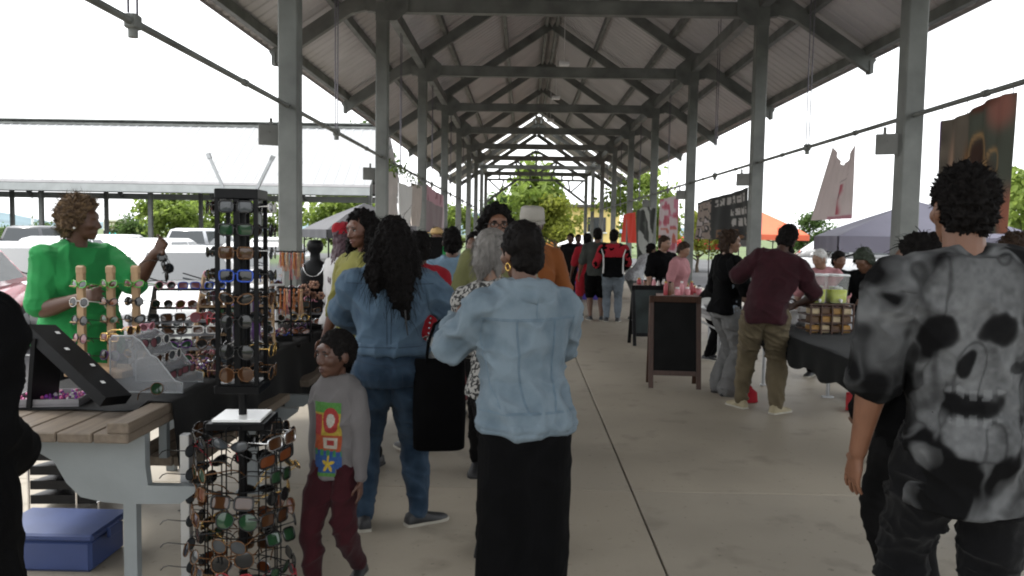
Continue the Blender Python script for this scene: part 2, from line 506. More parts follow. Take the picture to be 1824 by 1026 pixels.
def crown_mesh(rad, hgt, n, seed, lm, size=.22, lobes=26, spiky=False):
    rg = np.random.default_rng(seed); mb = MB()
    cs = []
    for k in range(lobes):
        a = rg.uniform(0, 6.28); zz = rg.uniform(.08, 1); rr = rad * rg.uniform(.25, 1) * math.sin(min(math.pi * .95, .35 + 2.6 * zz) )
        cs.append((math.cos(a) * rr, math.sin(a) * rr, hgt * zz, rad * rg.uniform(.22, .52)))
    for k in range(n):
        c = cs[rg.integers(lobes)]
        d = rg.normal(size=3); d /= np.linalg.norm(d); q = c[3] * (rg.uniform(.3, 1.08) if rg.uniform() > .14 else rg.uniform(1.0, 1.6))
        p = V((c[0] + d[0] * q, c[1] + d[1] * q, c[2] + d[2] * q * .8))
        nrm = V(rg.normal(size=3) + d * .8).normalized(); x = nrm.orthogonal().normalized(); y = nrm.cross(x)
        a = rg.uniform(0, 6.28); x2 = x * math.cos(a) + y * math.sin(a); y2 = nrm.cross(x2)
        s = size * rg.uniform(.6, 1.3); w = s * (.30 if spiky else .5)
        mb.add([p - y2 * s * .6, p + x2 * w + nrm * .1 * s, p + y2 * s * .7, p - x2 * w + nrm * .1 * s], [(0, 1, 2, 3)])
    return mb.mesh('crown', lm)
def trunk_mesh(h, r, rad, seed):
    rg = random.Random(seed); mb = MB()
    mb.tube([(0, 0, 0), (.03, .02, h * .4), (-.04, .05, h * .8), (0, 0, h * 1.5)], [r, r * .8, r * .6, r * .15], 8)
    for k in range(6):
        a = k * 1.05 + rg.uniform(-.3, .3); z = h * rg.uniform(.65, 1.1)
        mb.tube([(0, 0, z), (math.cos(a) * rad * .35, math.sin(a) * rad * .35, z + h * .3), (math.cos(a) * rad * .7, math.sin(a) * rad * .7, z + h * .5)], [r * .4, r * .25, r * .08], 6)
    return mb.mesh('trunk', M_BARK)
CROWNS = {}
def tree(x, y, h, rad, kind, label, base=-.15, th=None, spiky=False, n=2600):
    key = (kind, round(rad, 1), round(h, 1), spiky)
    th = th if th is not None else h * .28
    if key not in CROWNS:
        CROWNS[key] = (crown_mesh(rad, h - th, n, len(CROWNS) + 3, LEAF[kind], size=.11 * rad if not spiky else .2 * rad, spiky=spiky), trunk_mesh(th, .045 * rad + .05, rad, len(CROWNS)))
    o = empty('tree', (x, y, base), random.uniform(0, 6), label, 'tree')
    put('crown', CROWNS[key][0], o, (0, 0, th)); put('trunk', CROWNS[key][1], o)
    return o
def px_tree(u, vtop, Y, rad, kind, label, **k):
    p = at(u, vtop, Y); return tree(p.x, p.y, p.z + .15, rad, kind, label, **k)
px_tree(305, 352, 50, 2.3, 0, 'fresh green tree behind the far pavilion, beside its middle posts')
px_tree(372, 350, 54, 2.2, 0, 'green tree behind the black sunglasses tower')
px_tree(465, 352, 52, 1.7, 0, 'green tree just left of the nearest left column')
px_tree(612, 348, 50, 3.0, 0, 'broad green tree above the grey canopy by the left columns')
px_tree(660, 218, 62, 2.4, 2, 'tree top peeking over the far pavilion roof ridge')
px_tree(240, 390, 58, 1.5, 2, 'round dark tree beside the roadside sign')
px_tree(75, 405, 60, 1.4, 2, 'small tree left of the woman in green, beyond the cars')
px_tree(17, 410, 60, 1.2, 2, 'small bush like tree at the far left post')
px_tree(950, 308, 60, 3.0, 0, 'tall feathery green tree framed by the end gable', spiky=True)
px_tree(990, 362, 57, 2.0, 1, 'yellow green tree in front of the yellow building')
px_tree(893, 352, 66, 1.8, 2, 'dark tree behind the person wearing glasses')
px_tree(1150, 318, 44, 2.1, 0, 'light green tree between the right columns behind the red flag')
px_tree(1245, 388, 40, 1.1, 1, 'small light tree behind the white and pink banner')
px_tree(1445, 386, 60, 1.5, 2, 'distant dark tree above the grey canopy roof')
px_tree(1812, 320, 26, 1.8, 0, 'green tree at the right edge beyond the brown banner')
px_tree(1560, 432, 30, 1.2, 2, 'green bush behind the grey canopy')
px_tree(812, 372, 52, 1.4, 0, 'green tree seen between the left columns past the hanging cloths')

# yellow building at the end of the aisle
yb = empty('yellow_building', (4.2, 72, -.15), 0, 'low yellow building past the end of the aisle', 'building')
MB().box((0, 0, 2.0), (7.6, 8, 4.0)).build('wall', mat('yellow_stucco', (.78, .60, .24), .85, .08, .6, .1, 20), yb)
MB().box((0, -.2, 4.12), (8.0, 8.8, .22)).build('roof', mat('dark_trim', (.09, .08, .07), .7), yb)
MB().box((0, -4.08, .55), (7.5, .12, 1.1)).build('plinth', mat('orange_stucco', (.55, .22, .06), .85, .1, .6), yb)
for k in range(2):
    w = MB().box((-1.9 + 3.8 * k, -4.06, 2.6), (1.5, .1, 1.2)).build('window', mat('dark_glass', (.03, .035, .04), .15), yb)
    MB().box((-1.9 + 3.8 * k, -4.09, 1.92), (1.7, .16, .1)).build('sill', M_WHITE, w)

def text_mesh(name, body, size, m, parent, loc, rot=(math.pi / 2, 0, 0), ext=.008):
    cu = bpy.data.curves.new('lettering', 'FONT'); cu.body = body; cu.size = size; cu.align_x = 'CENTER'; cu.align_y = 'CENTER'; cu.extrude = ext
    o = bpy.data.objects.new('lettering', cu); COL.objects.link(o)
    me = bpy.data.meshes.new_from_object(o.evaluated_get(bpy.context.evaluated_depsgraph_get()))
    bpy.data.objects.remove(o); me.materials.clear(); me.materials.append(m)
    return put(name, me, parent, loc, rot)
# roadside sign
sp_ = at(208, 433, 58)
sg = empty('roadside_sign', (sp_.x, sp_.y, -.15), 0, 'roadside sign with cream name board over a lit cyan panel', 'sign')
ztop = at(208, 391, 58).z + .15; zmid = at(208, 411, 58).z + .15; zb = at(208, 433, 58).z + .15
MB().box((0, 0, (zmid + zb) / 2), (1.75, .3, zmid - zb)).build('lower_cabinet', mat('sign_dark', (.02, .03, .03), .5), sg)
MB().box((0, 0, (ztop + zmid) / 2), (1.75, .3, ztop - zmid - .01)).build('name_board', mat('sign_cream', (.75, .75, .60), .6, .03), sg)
pan = MB(); a, b = .62, (zmid - zb) * .36; zc = (zmid + zb) / 2 - .02
pan.prism([(-a, zc - b * .5), (-a * .8, zc - b), (a * .8, zc - b), (a, zc - b * .5), (a, zc + b * .5), (a * .8, zc + b), (-a * .8, zc + b), (-a, zc + b * .5)], 'y', -.19, -.15)
pan.build('lit_panel', mat('cyan_panel', (.1, .6, .65), .4, .1, 4, emit=((.1, .75, .8), .5)), sg)
pb = MB(); zc = (ztop + zmid) / 2; b = (ztop - zmid) * .33
pb.prism([(-.66, zc - b * .6), (-.45, zc - b), (.45, zc - b), (.66, zc - b * .6), (.66, zc + b * .6), (.45, zc + b), (-.45, zc + b), (-.66, zc + b * .6)], 'y', -.17, -.15)
pb.build('oval', mat('sign_olive', (.16, .17, .06), .6), sg)
for i, (tx, z0, hh) in enumerate((('GARDEN', zc, .26),)):
    text_mesh('lettering', tx, hh * 1.4, mat('letter_cream', (.85, .85, .62), .6), sg, (0, -.185, z0))
for sx in (-.6, .6): MB().box((sx, 0, zb / 2), (.15, .15, zb)).build('post', M_STEEL, sg)
# light pole far left
lp = at(57, 345, 60)
lo = empty('light_pole', (lp.x, lp.y, -.15), 0, 'slim white light pole beyond the parked cars', 'pole')
MB().tube([(0, 0, 0), (0, 0, lp.z)], [.12, .07], 8).build('pole', M_WHITE, lo)
MB().box((.25, 0, lp.z), (.6, .2, .1)).build('lamp_head', M_WHITE, lo)

# bits of litter and gum on the concrete
lt = MB(); rl = random.Random(5)
for k in range(60):
    x, y = CX + rl.uniform(-4, 4), rl.uniform(3.5, 24); r_ = rl.uniform(.006, .02)
    lt.add([(x + r_ * rl.uniform(.6, 1.2) * math.cos(a), y + r_ * rl.uniform(.6, 1.2) * math.sin(a), .0035) for a in (0, 1.2, 2.5, 3.7, 5)] + [(x, y, .006)], [(0, 1, 5), (1, 2, 5), (2, 3, 5), (3, 4, 5), (4, 0, 5)], rl.randrange(3))
tag(lt.build('litter', [mat('gum_dark', (.05, .045, .04), .9), mat('leaf_litter', (.12, .08, .03), .9), mat('paper_bit', (.35, .34, .32), .9)]), 'small bits of litter and gum spots on the concrete floor', 'litter', kind='stuff')
# =================================================================== people
TMP = bpy.data.scenes.new('tmp_build')
def remesh(mb, voxel, smooth=2, name='body'):
    """one continuous surface from overlapping closed shapes"""
    me = mb.mesh('raw', [])
    o = bpy.data.objects.new('raw', me)
    TMP.collection.objects.link(o)
    m = o.modifiers.new('r', 'REMESH'); m.mode = 'VOXEL'; m.voxel_size = voxel; m.use_smooth_shade = True
    if smooth:
        s = o.modifiers.new('s', 'SMOOTH'); s.factor = .5; s.iterations = smooth
    with bpy.context.temp_override(scene=TMP, view_layer=TMP.view_layers[0]):
        dg = bpy.context.evaluated_depsgraph_get()
        dg.update()
    out = bpy.data.meshes.new_from_object(o.evaluated_get(dg))
    out.name = name
    bpy.data.objects.remove(o); bpy.data.meshes.remove(me)
    out.materials.clear()
    return out
def mverts(me):
    a = np.empty(len(me.vertices) * 3); me.vertices.foreach_get('co', a); return a.reshape(-1, 3)
def mnorms(me):
    a = np.empty(len(me.vertices) * 3); me.vertex_normals.foreach_get('vector', a); return a.reshape(-1, 3)
def setv(me, P):
    me.vertices.foreach_set('co', np.ascontiguousarray(P, dtype=np.float32).ravel()); me.update()
def wrinkle(me, amp, seed, sc=(7, 7, 5), pull=0.0):
    P, N = mverts(me), mnorms(me)
    w = np.stack([vnoise(P * 3, seed + 5), vnoise(P * 3, seed + 6), vnoise(P * 3, seed + 7)], 1) - .5
    Q = P + w * .16
    rot = np.array([[.8, 0, .6], [0, 1, 0], [-.6, 0, .8]])
    r1 = 1 - np.abs(vnoise(Q * np.array(sc), seed) * 2 - 1)
    r2 = 1 - np.abs(vnoise((Q @ rot) * np.array(sc) * np.array((1.2, 1.2, 2.4)), seed + 3) * 2 - 1)
    r3 = vnoise(Q * 26, seed + 9) - .5
    d = (r1 ** 3 - .28) * amp * 1.5 + (r2 ** 3 - .28) * amp * 1.3 + r3 * amp * .4
    setv(me, P + N * d[:, None])
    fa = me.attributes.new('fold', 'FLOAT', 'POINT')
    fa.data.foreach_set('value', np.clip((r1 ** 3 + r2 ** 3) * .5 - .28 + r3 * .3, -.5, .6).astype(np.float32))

def ik(a, b, l1, l2, hint):
    a, b = V(a), V(b); d = b - a; L = min(d.length, (l1 + l2) * .999)
    if d.length < 1e-6: d = V((0, 0, -1))
    u = d.normalized(); b = a + u * L
    x = (l1 * l1 - l2 * l2 + L * L) / (2 * L); h = math.sqrt(max(0, l1 * l1 - x * x))
    hv = V(hint); hv = hv - u * hv.dot(u)
    if hv.length < 1e-5: hv = u.orthogonal()
    return a + u * x + hv.normalized() * h, b
def ell(c, rx, ry, n=20, p=2.3, X=V((1, 0, 0)), Y=V((0, 1, 0))):
    out = []
    for k in range(n):
        t = 2 * math.pi * k / n; cs, sn = math.cos(t), math.sin(t)
        out.append(V(c) + X * (rx * math.copysign(abs(cs) ** (2 / p), cs)) + Y * (ry * math.copysign(abs(sn) ** (2 / p), sn)))
    return out
def limb(mb, pts, rads, k=5, n=12):
    """smooth tapered tube through joints"""
    P, Rr = [], []
    m = len(pts)
    for i in range(m - 1):
        p0, p1, p2, p3 = pts[max(i - 1, 0)], pts[i], pts[i + 1], pts[min(i + 2, m - 1)]
        for j in range(k):
            t = j / k
            lin = p1.lerp(p2, t)
            cr = .5 * ((2 * p1) + (p2 - p0) * t + (2 * p0 - 5 * p1 + 4 * p2 - p3) * t * t + (3 * p1 - p0 - 3 * p2 + p3) * t ** 3)
            P.append(lin.lerp(cr, .5)); Rr.append(rads[i] * (1 - t) + rads[i + 1] * t)
    P.append(pts[-1]); Rr.append(rads[-1])
    mb.tube(P, Rr, n)
    mb.ball(P[0], Rr[0] * .98, nu=10, nv=6); mb.ball(P[-1], Rr[-1] * .98, nu=10, nv=6)
TORSO_F = [(.455, .082, .066, -.004), (.50, .098, .080, -.014), (.535, .100, .080, -.014), (.58, .088, .066, -.004), (.62, .078, .056, .002),
           (.67, .084, .062, .006), (.72, .094, .072, .012), (.765, .100, .062, .004), (.80, .100, .050, -.004), (.825, .080, .042, -.006), (.845, .048, .036, -.006)]
TORSO_M = [(.455, .080, .066, -.004), (.50, .090, .074, -.010), (.535, .090, .072, -.008), (.58, .084, .064, .0), (.62, .083, .060, .003),
           (.67, .090, .064, .005), (.72, .101, .068, .006), (.765, .110, .064, .002), (.80, .112, .052, -.004), (.825, .088, .044, -.006), (.845, .052, .040, -.006)]
def lerp_t(tab, z):
    if z <= tab[0][0]: return tab[0][1:]
    for a, b in zip(tab, tab[1:]):
        if z <= b[0]:
            t = (z - a[0]) / (b[0] - a[0])
            return tuple(a[i] * (1 - t) + b[i] * t for i in (1, 2, 3))
    return tab[-1][1:]

class Person:
    def __init__(s, label, loc, rz, H=1.65, sex='f', build=1.0, skin=(.16, .075, .045), lean=0, side=0, twist=0, head=(0, 0, 0), hand_l=None, hand_r=None,
                 elbow_l=None, elbow_r=None, foot_l=None, foot_r=None, voxel=.011, belly=0.0, child=False, fingers=True, sh=1.0, group=None, curl=.5):
        s.H, s.sex, s.build, s.voxel, s.child, s.sh = H, sex, build, voxel, child, sh
        s.root = empty('person', loc, rz, label, 'person', group)
        s.seed = random.uniform(0, 50)
        s.tab = TORSO_F if sex == 'f' else TORSO_M
        s.belly = belly
        s.skin = mat('skin_%d_%d' % (int(skin[0] * 1000), int(skin[2] * 1000)), skin, .5, .12, 14, .05, 200)
        b = build
        s.hipz = .515 * H if not child else .49 * H
        s.piv = V((0, 0, s.hipz))
        s.rotU = Matrix.Rotation(R(twist), 3, 'Z') @ Matrix.Rotation(R(-lean), 3, 'X') @ Matrix.Rotation(R(side), 3, 'Y')
        s.bl = lambda z: max(0, min(1, (z - s.hipz) / (.16 * H)))
        hx = .050 * H * (1 + .5 * (b - 1))
        sx = (.098 if sex == 'f' else .110) * H * (1 + .45 * (b - 1)) * sh
        s.shz = (.795 if not child else .765) * H
        s.SL, s.SR = s.up(V((-sx, -.004 * H, s.shz))), s.up(V((sx, -.004 * H, s.shz)))
        s.lu, s.lf = .170 * H, .150 * H
        ow = V(loc); iw = Matrix.Rotation(-rz, 3, 'Z')
        D = lambda v, d: V(d) if v is None else (iw @ (v - ow) if isinstance(v, Vector) else V(v))
        DE = lambda v, d, S: V(d) if v is None else (iw @ (v - ow) - S if isinstance(v, Vector) else V(v))
        s.HL = D(hand_l, (-sx - .07 * H, .05 * H, .49 * H)); s.HR = D(hand_r, (sx + .07 * H, .05 * H, .49 * H))
        s.EL, s.HL = ik(s.SL, s.HL, s.lu, s.lf, DE(elbow_l, (-.5, -1, 0), s.SL))
        s.ER, s.HR = ik(s.SR, s.HR, s.lu, s.lf, DE(elbow_r, (.5, -1, 0), s.SR))
        s.hipL, s.hipR = V((-hx, 0, s.hipz - .01 * H)), V((hx, 0, s.hipz - .01 * H))
        s.FL = D(foot_l, (-hx * 1.15, 0, .045 * H)); s.FR = D(foot_r, (hx * 1.15, 0, .045 * H))
        l1, l2 = s.hipz * .495, s.hipz * .46
        s.KL, s.FL = ik(s.hipL, s.FL, l1, l2, (-.05, 1, 0)); s.KR, s.FR = ik(s.hipR, s.FR, l1, l2, (.05, 1, 0))
        # head frame
        s.hk = (H * .136 if not child else H * .176) / .232
        s.neck = s.up(V((0, -.008 * H, .838 * H if not child else .80 * H)))
        s.hrot = s.rotU.to_quaternion().slerp(Quaternion(), .65).to_matrix() @ Matrix.Rotation(R(head[0]), 3, 'Z') @ Matrix.Rotation(R(-head[1]), 3, 'X') @ Matrix.Rotation(R(head[2]), 3, 'Y')
        s.hc = s.neck + s.rotU @ V((0, .012 * H, (.034 if not child else .045) * H)) + s.hrot @ V((0, .006, .098 * s.hk))
        s.curl = curl; s.fing = fingers
    def up(s, p):
        """carry a point of the upright torso to the posed torso"""
        t = s.bl(p.z)
        q = s.rotU.to_quaternion()
        r = Quaternion().slerp(q, t).to_matrix()
        return s.piv + r @ (p - s.piv)
    def ring(s, zf, add=0.0, n=24, kx=1.0, ky=1.0):
        rx, ry, yo = lerp_t(s.tab, zf)
        b = s.build
        H = s.H
        bel = s.belly * math.exp(-((zf - .62) / .07) ** 2)
        c = V((0, yo * H + bel * .5, zf * H))
        return [s.up(p) for p in ell(c, rx * H * b * kx + add + bel * .4, ry * H * b * ky + add + bel * .5, n)]
    def torso(s, mb, z0, z1, add=0.0, flare=0.0, kx=1.0):
        n = max(5, int((z1 - z0) / .025)); rings = []
        for i in range(n + 1):
            z = z0 + (z1 - z0) * i / n
            rings.append(s.ring(z, add + flare * (1 - i / n) ** 2, kx=kx))
        mb.loft(rings)
        return mb
    def arm(s, mb, side, a0=0.0, a1=2.0, add=0.0, cuff=0.0):
        """a0..a1: 0 shoulder, 1 elbow, 2 wrist"""
        S, E, Hn = (s.SL, s.EL, s.HL) if side < 0 else (s.SR, s.ER, s.HR)
        H, b = s.H, s.build ** .7
        def P(t): return S.lerp(E, t) if t <= 1 else E.lerp(Hn, t - 1)
        def Rd(t):
            tab = [(0, .034), (.3, .0335), (.9, .0275), (1, .0275), (1.25, .0265), (1.7, .019), (2, .0165)]
            for u, w in zip(tab, tab[1:]):
                if t <= w[0]: return (u[1] + (w[1] - u[1]) * (t - u[0]) / (w[0] - u[0])) * H * b
            return .0165 * H * b
        ts = sorted(set([a0, a1] + [t for t in (.25, .5, .75, .92, 1.08, 1.3, 1.6, 1.85) if a0 < t < a1]))
        pts, rad = [], []
        for t in ts:
            q = P(t)
            if abs(t - 1) < .1: q = q.lerp((P(.9) + P(1.1)) / 2, .4)
            pts.append(q); rad.append(Rd(t) + add * (1 if t < a1 else 1) + (cuff if t >= a1 - .02 else 0))
        limb(mb, pts, rad, 4)
        if a0 == 0:
            mb.ball(S + V((0, 0, -.006 * H)), Rd(0) * .98 + add * .75, nu=12, nv=8)
            nk = s.neck + s.rotU @ V((side * .012 * H, -.004 * H, -.008 * H))
            limb(mb, [nk, nk.lerp(S, .55) + V((0, 0, .004 * H)), S + V((0, 0, .002 * H))], [.024 * H * b + add * .5, .029 * H * b + add * .55, .027 * H * b + add * .6], 3, 10)
    def leg(s, mb, side, l0=0.0, l1=2.0, add=0.0, wide=0.0):
        A, K, Fo = (s.hipL, s.KL, s.FL) if side < 0 else (s.hipR, s.KR, s.FR)
        H, b = s.H, s.build ** .8
        tab = [(0, .056), (.3, .053), (.9, .036), (1.1, .034), (1.35, .034), (1.8, .023), (2, .022)]
        def Rd(t):
            for u, w in zip(tab, tab[1:]):
                if t <= w[0]: return (u[1] + (w[1] - u[1]) * (t - u[0]) / (w[0] - u[0])) * H * b
            return .022 * H * b
        P = lambda t: A.lerp(K, t) if t <= 1 else K.lerp(Fo, t - 1)
        ts = sorted(set([l0, l1] + [t for t in (.15, .35, .6, .9, 1.1, 1.35, 1.6, 1.85) if l0 < t < l1]))
        limb(mb, [P(t) for t in ts], [max(Rd(t) + add, wide * min(1, t) + (1 - min(1, t)) * Rd(t)) if wide else Rd(t) + add for t in ts], 4, 14)
    def hand(s, mb, side, w=None):
        E, Hn = (s.EL, s.HL) if side < 0 else (s.ER, s.HR)
        k = s.H / 1.7
        d = (Hn - E).normalized()
        inward = V((-side, .25, 0)); n = inward - d * inward.dot(d)
        n = n.normalized() if n.length > .1 else d.orthogonal()
        x = d.cross(n) * side                    # towards the thumb side
        if x.y < 0 and abs(d.z) > .5: x = -x
        rings = []
        for t, wx, wy in ((-.01, .022, .020), (.02, .028, .017), (.05, .038, .015), (.085, .041, .013)):
            rings.append(ell(Hn + d * t * k, wx * k, wy * k, 12, 2.4, x, n))
        mb.loft(rings); mb.ball(rings and Hn + d * .086 * k, (.036 * k, .012 * k, .012 * k), Matrix((x, n, d)).transposed(), 10, 6)
        for i, (o, L) in enumerate(((.031, .068), (.0105, .078), (-.0105, .072), (-.031, .056))):
            p = Hn + d * .08 * k + x * o * k; pts = [p - d * .02 * k, p]
            a = 0
            for q in range(3):
                a += s.curl * (.35, .6, .5)[q] * (1 + .1 * i)
                dd = d * math.cos(a) + n * math.sin(a) + x * o * 3.6
                p = p + dd.normalized() * L * k * (.42, .32, .26)[q]; pts.append(p)
            mb.tube(pts, [.0092 * k, .0088 * k, .0082 * k, .0078 * k, .006 * k], 7)
        p = Hn + d * .02 * k + x * .022 * k
        mb.tube([p, p + (d * .5 + x * .75 + n * .25).normalized() * .035 * k, p + (d * .85 + x * .75 + n * .5).normalized() * .065 * k, p + (d * 1.3 + x * .6 + n * .7).normalized() * .088 * k], [.014 * k, .012 * k, .010 * k, .008 * k], 8)
    def head_mesh(s, mb):
        k, c, r = s.hk, s.hc, s.hrot
        nz = .70 if s.child else 1.0
        def L(x, y, z): return c + r @ V((x * k, y * k, z * k))
        def B(p, rad): mb.ball(L(*p), tuple(q * k for q in rad), r, 18, 12)
        B((0, -.012, .022), (.074, .095, .094)); B((0, .02, -.005), (.066, .072, .092)); B((0, .032, -.058), (.050, .058, .050))
        B((0, .066, -.090), (.024, .022, .020)); B((0, .072, .036), (.052, .018, .022))
        for q in (-1, 1):
            B((q * .034, .062 - (.006 if s.child else 0), -.022), (.026 + (.006 if s.child else 0),) * 3); B((q * .074, -.006, -.012), (.012, .020, .032)); B((q * .031, .079, .022), (.022, .012, .009))
        mb.tube([L(0, .084, .012), L(0, .098 - .006 * (1 - nz), -.012), L(0, .108 - .022 * (1 - nz), -.030), L(0, .092, -.038)], [.010 * k * nz, .0105 * k * nz, .0135 * k * nz, .010 * k * nz], 8)
        for q in (-1, 1): B((q * .012, .092, -.034), (.010, .012, .009))
        mb.tube([L(-.024, .080, -.064), L(-.009, .0895, -.059), L(0, .089, -.060), L(.009, .0895, -.059), L(.024, .080, -.064)], [.005 * k, .0075 * k, .007 * k, .0075 * k, .005 * k], 6)
        mb.tube([L(-.020, .080, -.070), L(0, .088, -.073), L(.020, .080, -.070)], [.005 * k, .009 * k, .005 * k], 6)
        n0 = s.neck + s.rotU @ V((0, -.006, -.05 * s.H * .6)); n1 = L(0, -.016, -.055)
        nr = (.034 if s.sex == 'f' else .038) * s.H * (.9 if not s.child else .75) * (s.build ** .4)
        limb(mb, [n0, s.neck, n1], [nr * 1.25, nr, nr * .98], 4, 14)
    def body(s, bare_arms=(0, 2), bare_legs=None, core=(.5, .835)):
        mb = MB()
        s.head_mesh(mb)
        s.torso(mb, core[0], core[1], -.006)
        for q in (-1, 1):
            s.arm(mb, q, 0, 2, -.001)
            if s.fing: s.hand(mb, q)
            else:
                E, Hn = (s.EL, s.HL) if q < 0 else (s.ER, s.HR)
                s.hand(mb, q)
            if bare_legs: s.leg(mb, q, bare_legs[0], 2.0, -.002)
            else: s.leg(mb, q, 0, 2.0, -.012)
        me = remesh(mb, s.voxel, (4 if s.child else 2) if s.voxel < .009 else 1)
        me.materials.append(s.skin)
        s.me_body = me
        return put('body', me, s.root)
    def eyes(s, open_=1.0, brow=(.012, .009, .008), lip=(.13, .045, .04)):
        k, c, r = s.hk, s.hc, s.hrot
        bv = BVHTree.FromPolygons([v.co.copy() for v in s.me_body.vertices], [p.vertices[:] for p in s.me_body.polygons])
        def proj(x, z, off):
            o = c + r @ V((x * k, .25 * k, z * k)); d = r @ V((0, -1, 0))
            h = bv.ray_cast(o, d)
            return (h[0] if h[0] else c + r @ V((x * k, .09 * k, z * k))) - d * off * k
        for q in (-1, 1):
            e = MB(); p = proj(q * .031, .004, -.0025)
            e.ball(p, (.0135 * k, .006 * k, .0075 * k * open_), r, 12, 8, 0)
            e.ball(p + r @ V((0, .0042 * k, 0)), (.0060 * k, .003 * k, .0060 * k * open_), r, 10, 6, 1)
            e.build('eye', [mat('eye_white', (.22, .205, .19), .45, .03, spec=.2), mat('eye_dark', (.012, .008, .006), .2)], s.root)
            lid = MB(); lid.tube([proj(q * (.016 + .005 * j), .0115 + .002 * math.sin(j * .8), .0005) for j in range(6)], [.0018 * k] + [.0035 * k] * 4 + [.0018 * k], 6)
            lid.build('eyelid', mat('lash', (.015, .01, .008), .6), s.root)
            b = MB(); b.tube([proj(q * (.014 + .007 * j), .023 + .0035 * math.sin(j * .75), .0005) for j in range(6)], [.002 * k, .004 * k, .0042 * k, .004 * k, .003 * k, .0015 * k], 6)
            b.build('eyebrow', mat('brow_hair', brow, .9, .2, 80), s.root)
        lp = MB()
        lp.tube([proj(x, -.0625 + .0035 * math.cos(x * 90), .0) for x in (-.022, -.014, -.007, 0, .007, .014, .022)], [.002 * k, .0045 * k, .005 * k, .0042 * k, .005 * k, .0045 * k, .002 * k], 6)
        lp.tube([proj(x, -.0735, .0) for x in (-.018, -.009, 0, .009, .018)], [.002 * k, .0055 * k, .0065 * k, .0055 * k, .002 * k], 6)
        lp.build('lips', mat('lips_%d' % int(lip[0] * 1000), lip, .45, .1, 40), s.root)
    def cloth(s, name, mb, m, smooth=2, wr=.006, seed=0, label=None, voxel=None, sc=(7, 7, 5)):
        me = remesh(mb, voxel or s.voxel, smooth, name)
        if wr: wrinkle(me, wr, s.seed + seed, sc)
        me.materials.append(m)
        o = put(name, me, s.root)
        if label: o['label'] = label
        return o
    def shirt(s, m, hem=.50, voxel=None, sleeve=.75, add=.012, name='shirt', wr=.006, flare=.012, collar=True, cuff=.004, top=.842, band=False, sl_add=.006, kx=1.0, label=None, extra=None, sc=(7, 7, 5)):
        mb = MB()
        s.torso(mb, hem, top, add, flare, kx)
        if sleeve > 0:
            for q in (-1, 1): s.arm(mb, q, 0, sleeve, add * .7 + sl_add, cuff)
        if collar:
            c = s.neck + s.rotU @ V((0, -.004, -.012 * s.H)); nr = .044 * s.H * (s.build ** .3) * (1 if not s.child else .9)
            pts = [c + s.rotU @ V((nr * math.cos(a), nr * .85 * math.sin(a), -.010 * s.H * math.sin(a))) for a in [2 * math.pi * k / 18 for k in range(19)]]
            mb.tube(pts, .009, 8)
        if band:
            for dz in (0, .014): 
                rg = s.ring(hem + .008 + dz, add + max(0, flare) * .9 - .001); mb.tube(rg + [rg[0]], .010, 6)
        if extra: extra(mb)
        return s.cloth(name, mb, m, 2, wr, 1, label, voxel, sc=sc)
    def trousers(s, m, top=.565, end=1.97, add=.010, name='trousers', wr=.006, wide=0.0, label=None):
        mb = MB()
        s.torso(mb, .47, top, min(add * .6, .004), 0)
        for q in (-1, 1): s.leg(mb, q, 0, end, add, wide)
        return s.cloth(name, mb, m, 2, wr, 2, label, sc=(6, 6, 9))
    def skirt(s, m, top=.60, hem=.08, w=.10, add=.010, name='skirt', wr=.008, d=None, label=None, folds=.05):
        mb = MB(); rings = []
        d = d or w * .8
        n = 14; H = s.H
        cx, cy = (s.FL.x + s.FR.x) / 2, (s.FL.y + s.FR.y) / 2
        for i in range(n + 1):
            z = hem + (top - hem) * i / n
            if z > .50: rings.append(s.ring(z, add, 32))
            else:
                t = (.50 - z) / (.50 - hem) if hem < .5 else 0
                rx0, ry0, yo = lerp_t(s.tab, .50)
                rx = (rx0 * H * s.build + add) * (1 - t) + w * H * t; ry = (ry0 * H * s.build + add) * (1 - t) + d * H * t
                pts = ell((cx * t, yo * H * (1 - t) + cy * t, z * H), rx, ry, 32)
                c = V((cx * t, yo * H * (1 - t) + cy * t, z * H))
                rings.append([c + (p - c) * (1 + folds * t * math.sin(k * 2 * math.pi / 32 * 7 + s.seed)) for k, p in enumerate(pts)])
        mb.loft(rings)
        return s.cloth(name, mb, m, 2, wr, 3, label, sc=(9, 9, 2))
    def shoes(s, m, sole=None, L=.155, high=0.0, toe_l=0, toe_r=0):
        sole = sole or m
        H = s.H
        for q, F, a in ((-1, s.FL, toe_l), (1, s.FR, toe_r)):
            mb = MB(); rot = Matrix.Rotation(R(a - q * 10), 3, 'Z')
            b = V((F.x, F.y, max(F.z - .045 * H, 0)))
            ll = L * H; rings = []
            for t, w, h in ((-.30, .016, .030), (-.26, .020, .046), (-.1, .023, .056), (.05, .023, .052), (.25, .027, .036), (.45, .029, .027), (.60, .024, .021), (.68, .012, .014)):
                y = t * ll
                rings.append([b + rot @ V((px * w * H, y, pz)) for px, pz in [(-1, .006), (-1.02, .35 * h * H), (-.8, .8 * h * H), (0, h * H), (.8, .8 * h * H), (1.02, .35 * h * H), (1, .006)]])
            mb.loft(rings, 0, True, True)
            so = MB(); out = []
            for t, w in ((-.32, .012), (-.30, .020), (-.1, .024), (.1, .025), (.3, .029), (.47, .030), (.62, .025), (.70, .012)):
                out.append((t * ll, w * H))
            poly = [(w, y) for y, w in out] + [(-w, y) for y, w in out[::-1]]
            so.prism([((b + rot @ V((x, y, 0))).x, (b + rot @ V((x, y, 0))).y) for x, y in poly], 'z', b.z + .001, b.z + .017)
            o = mb.build('shoe', m, s.root); so.build('sole', sole, o)
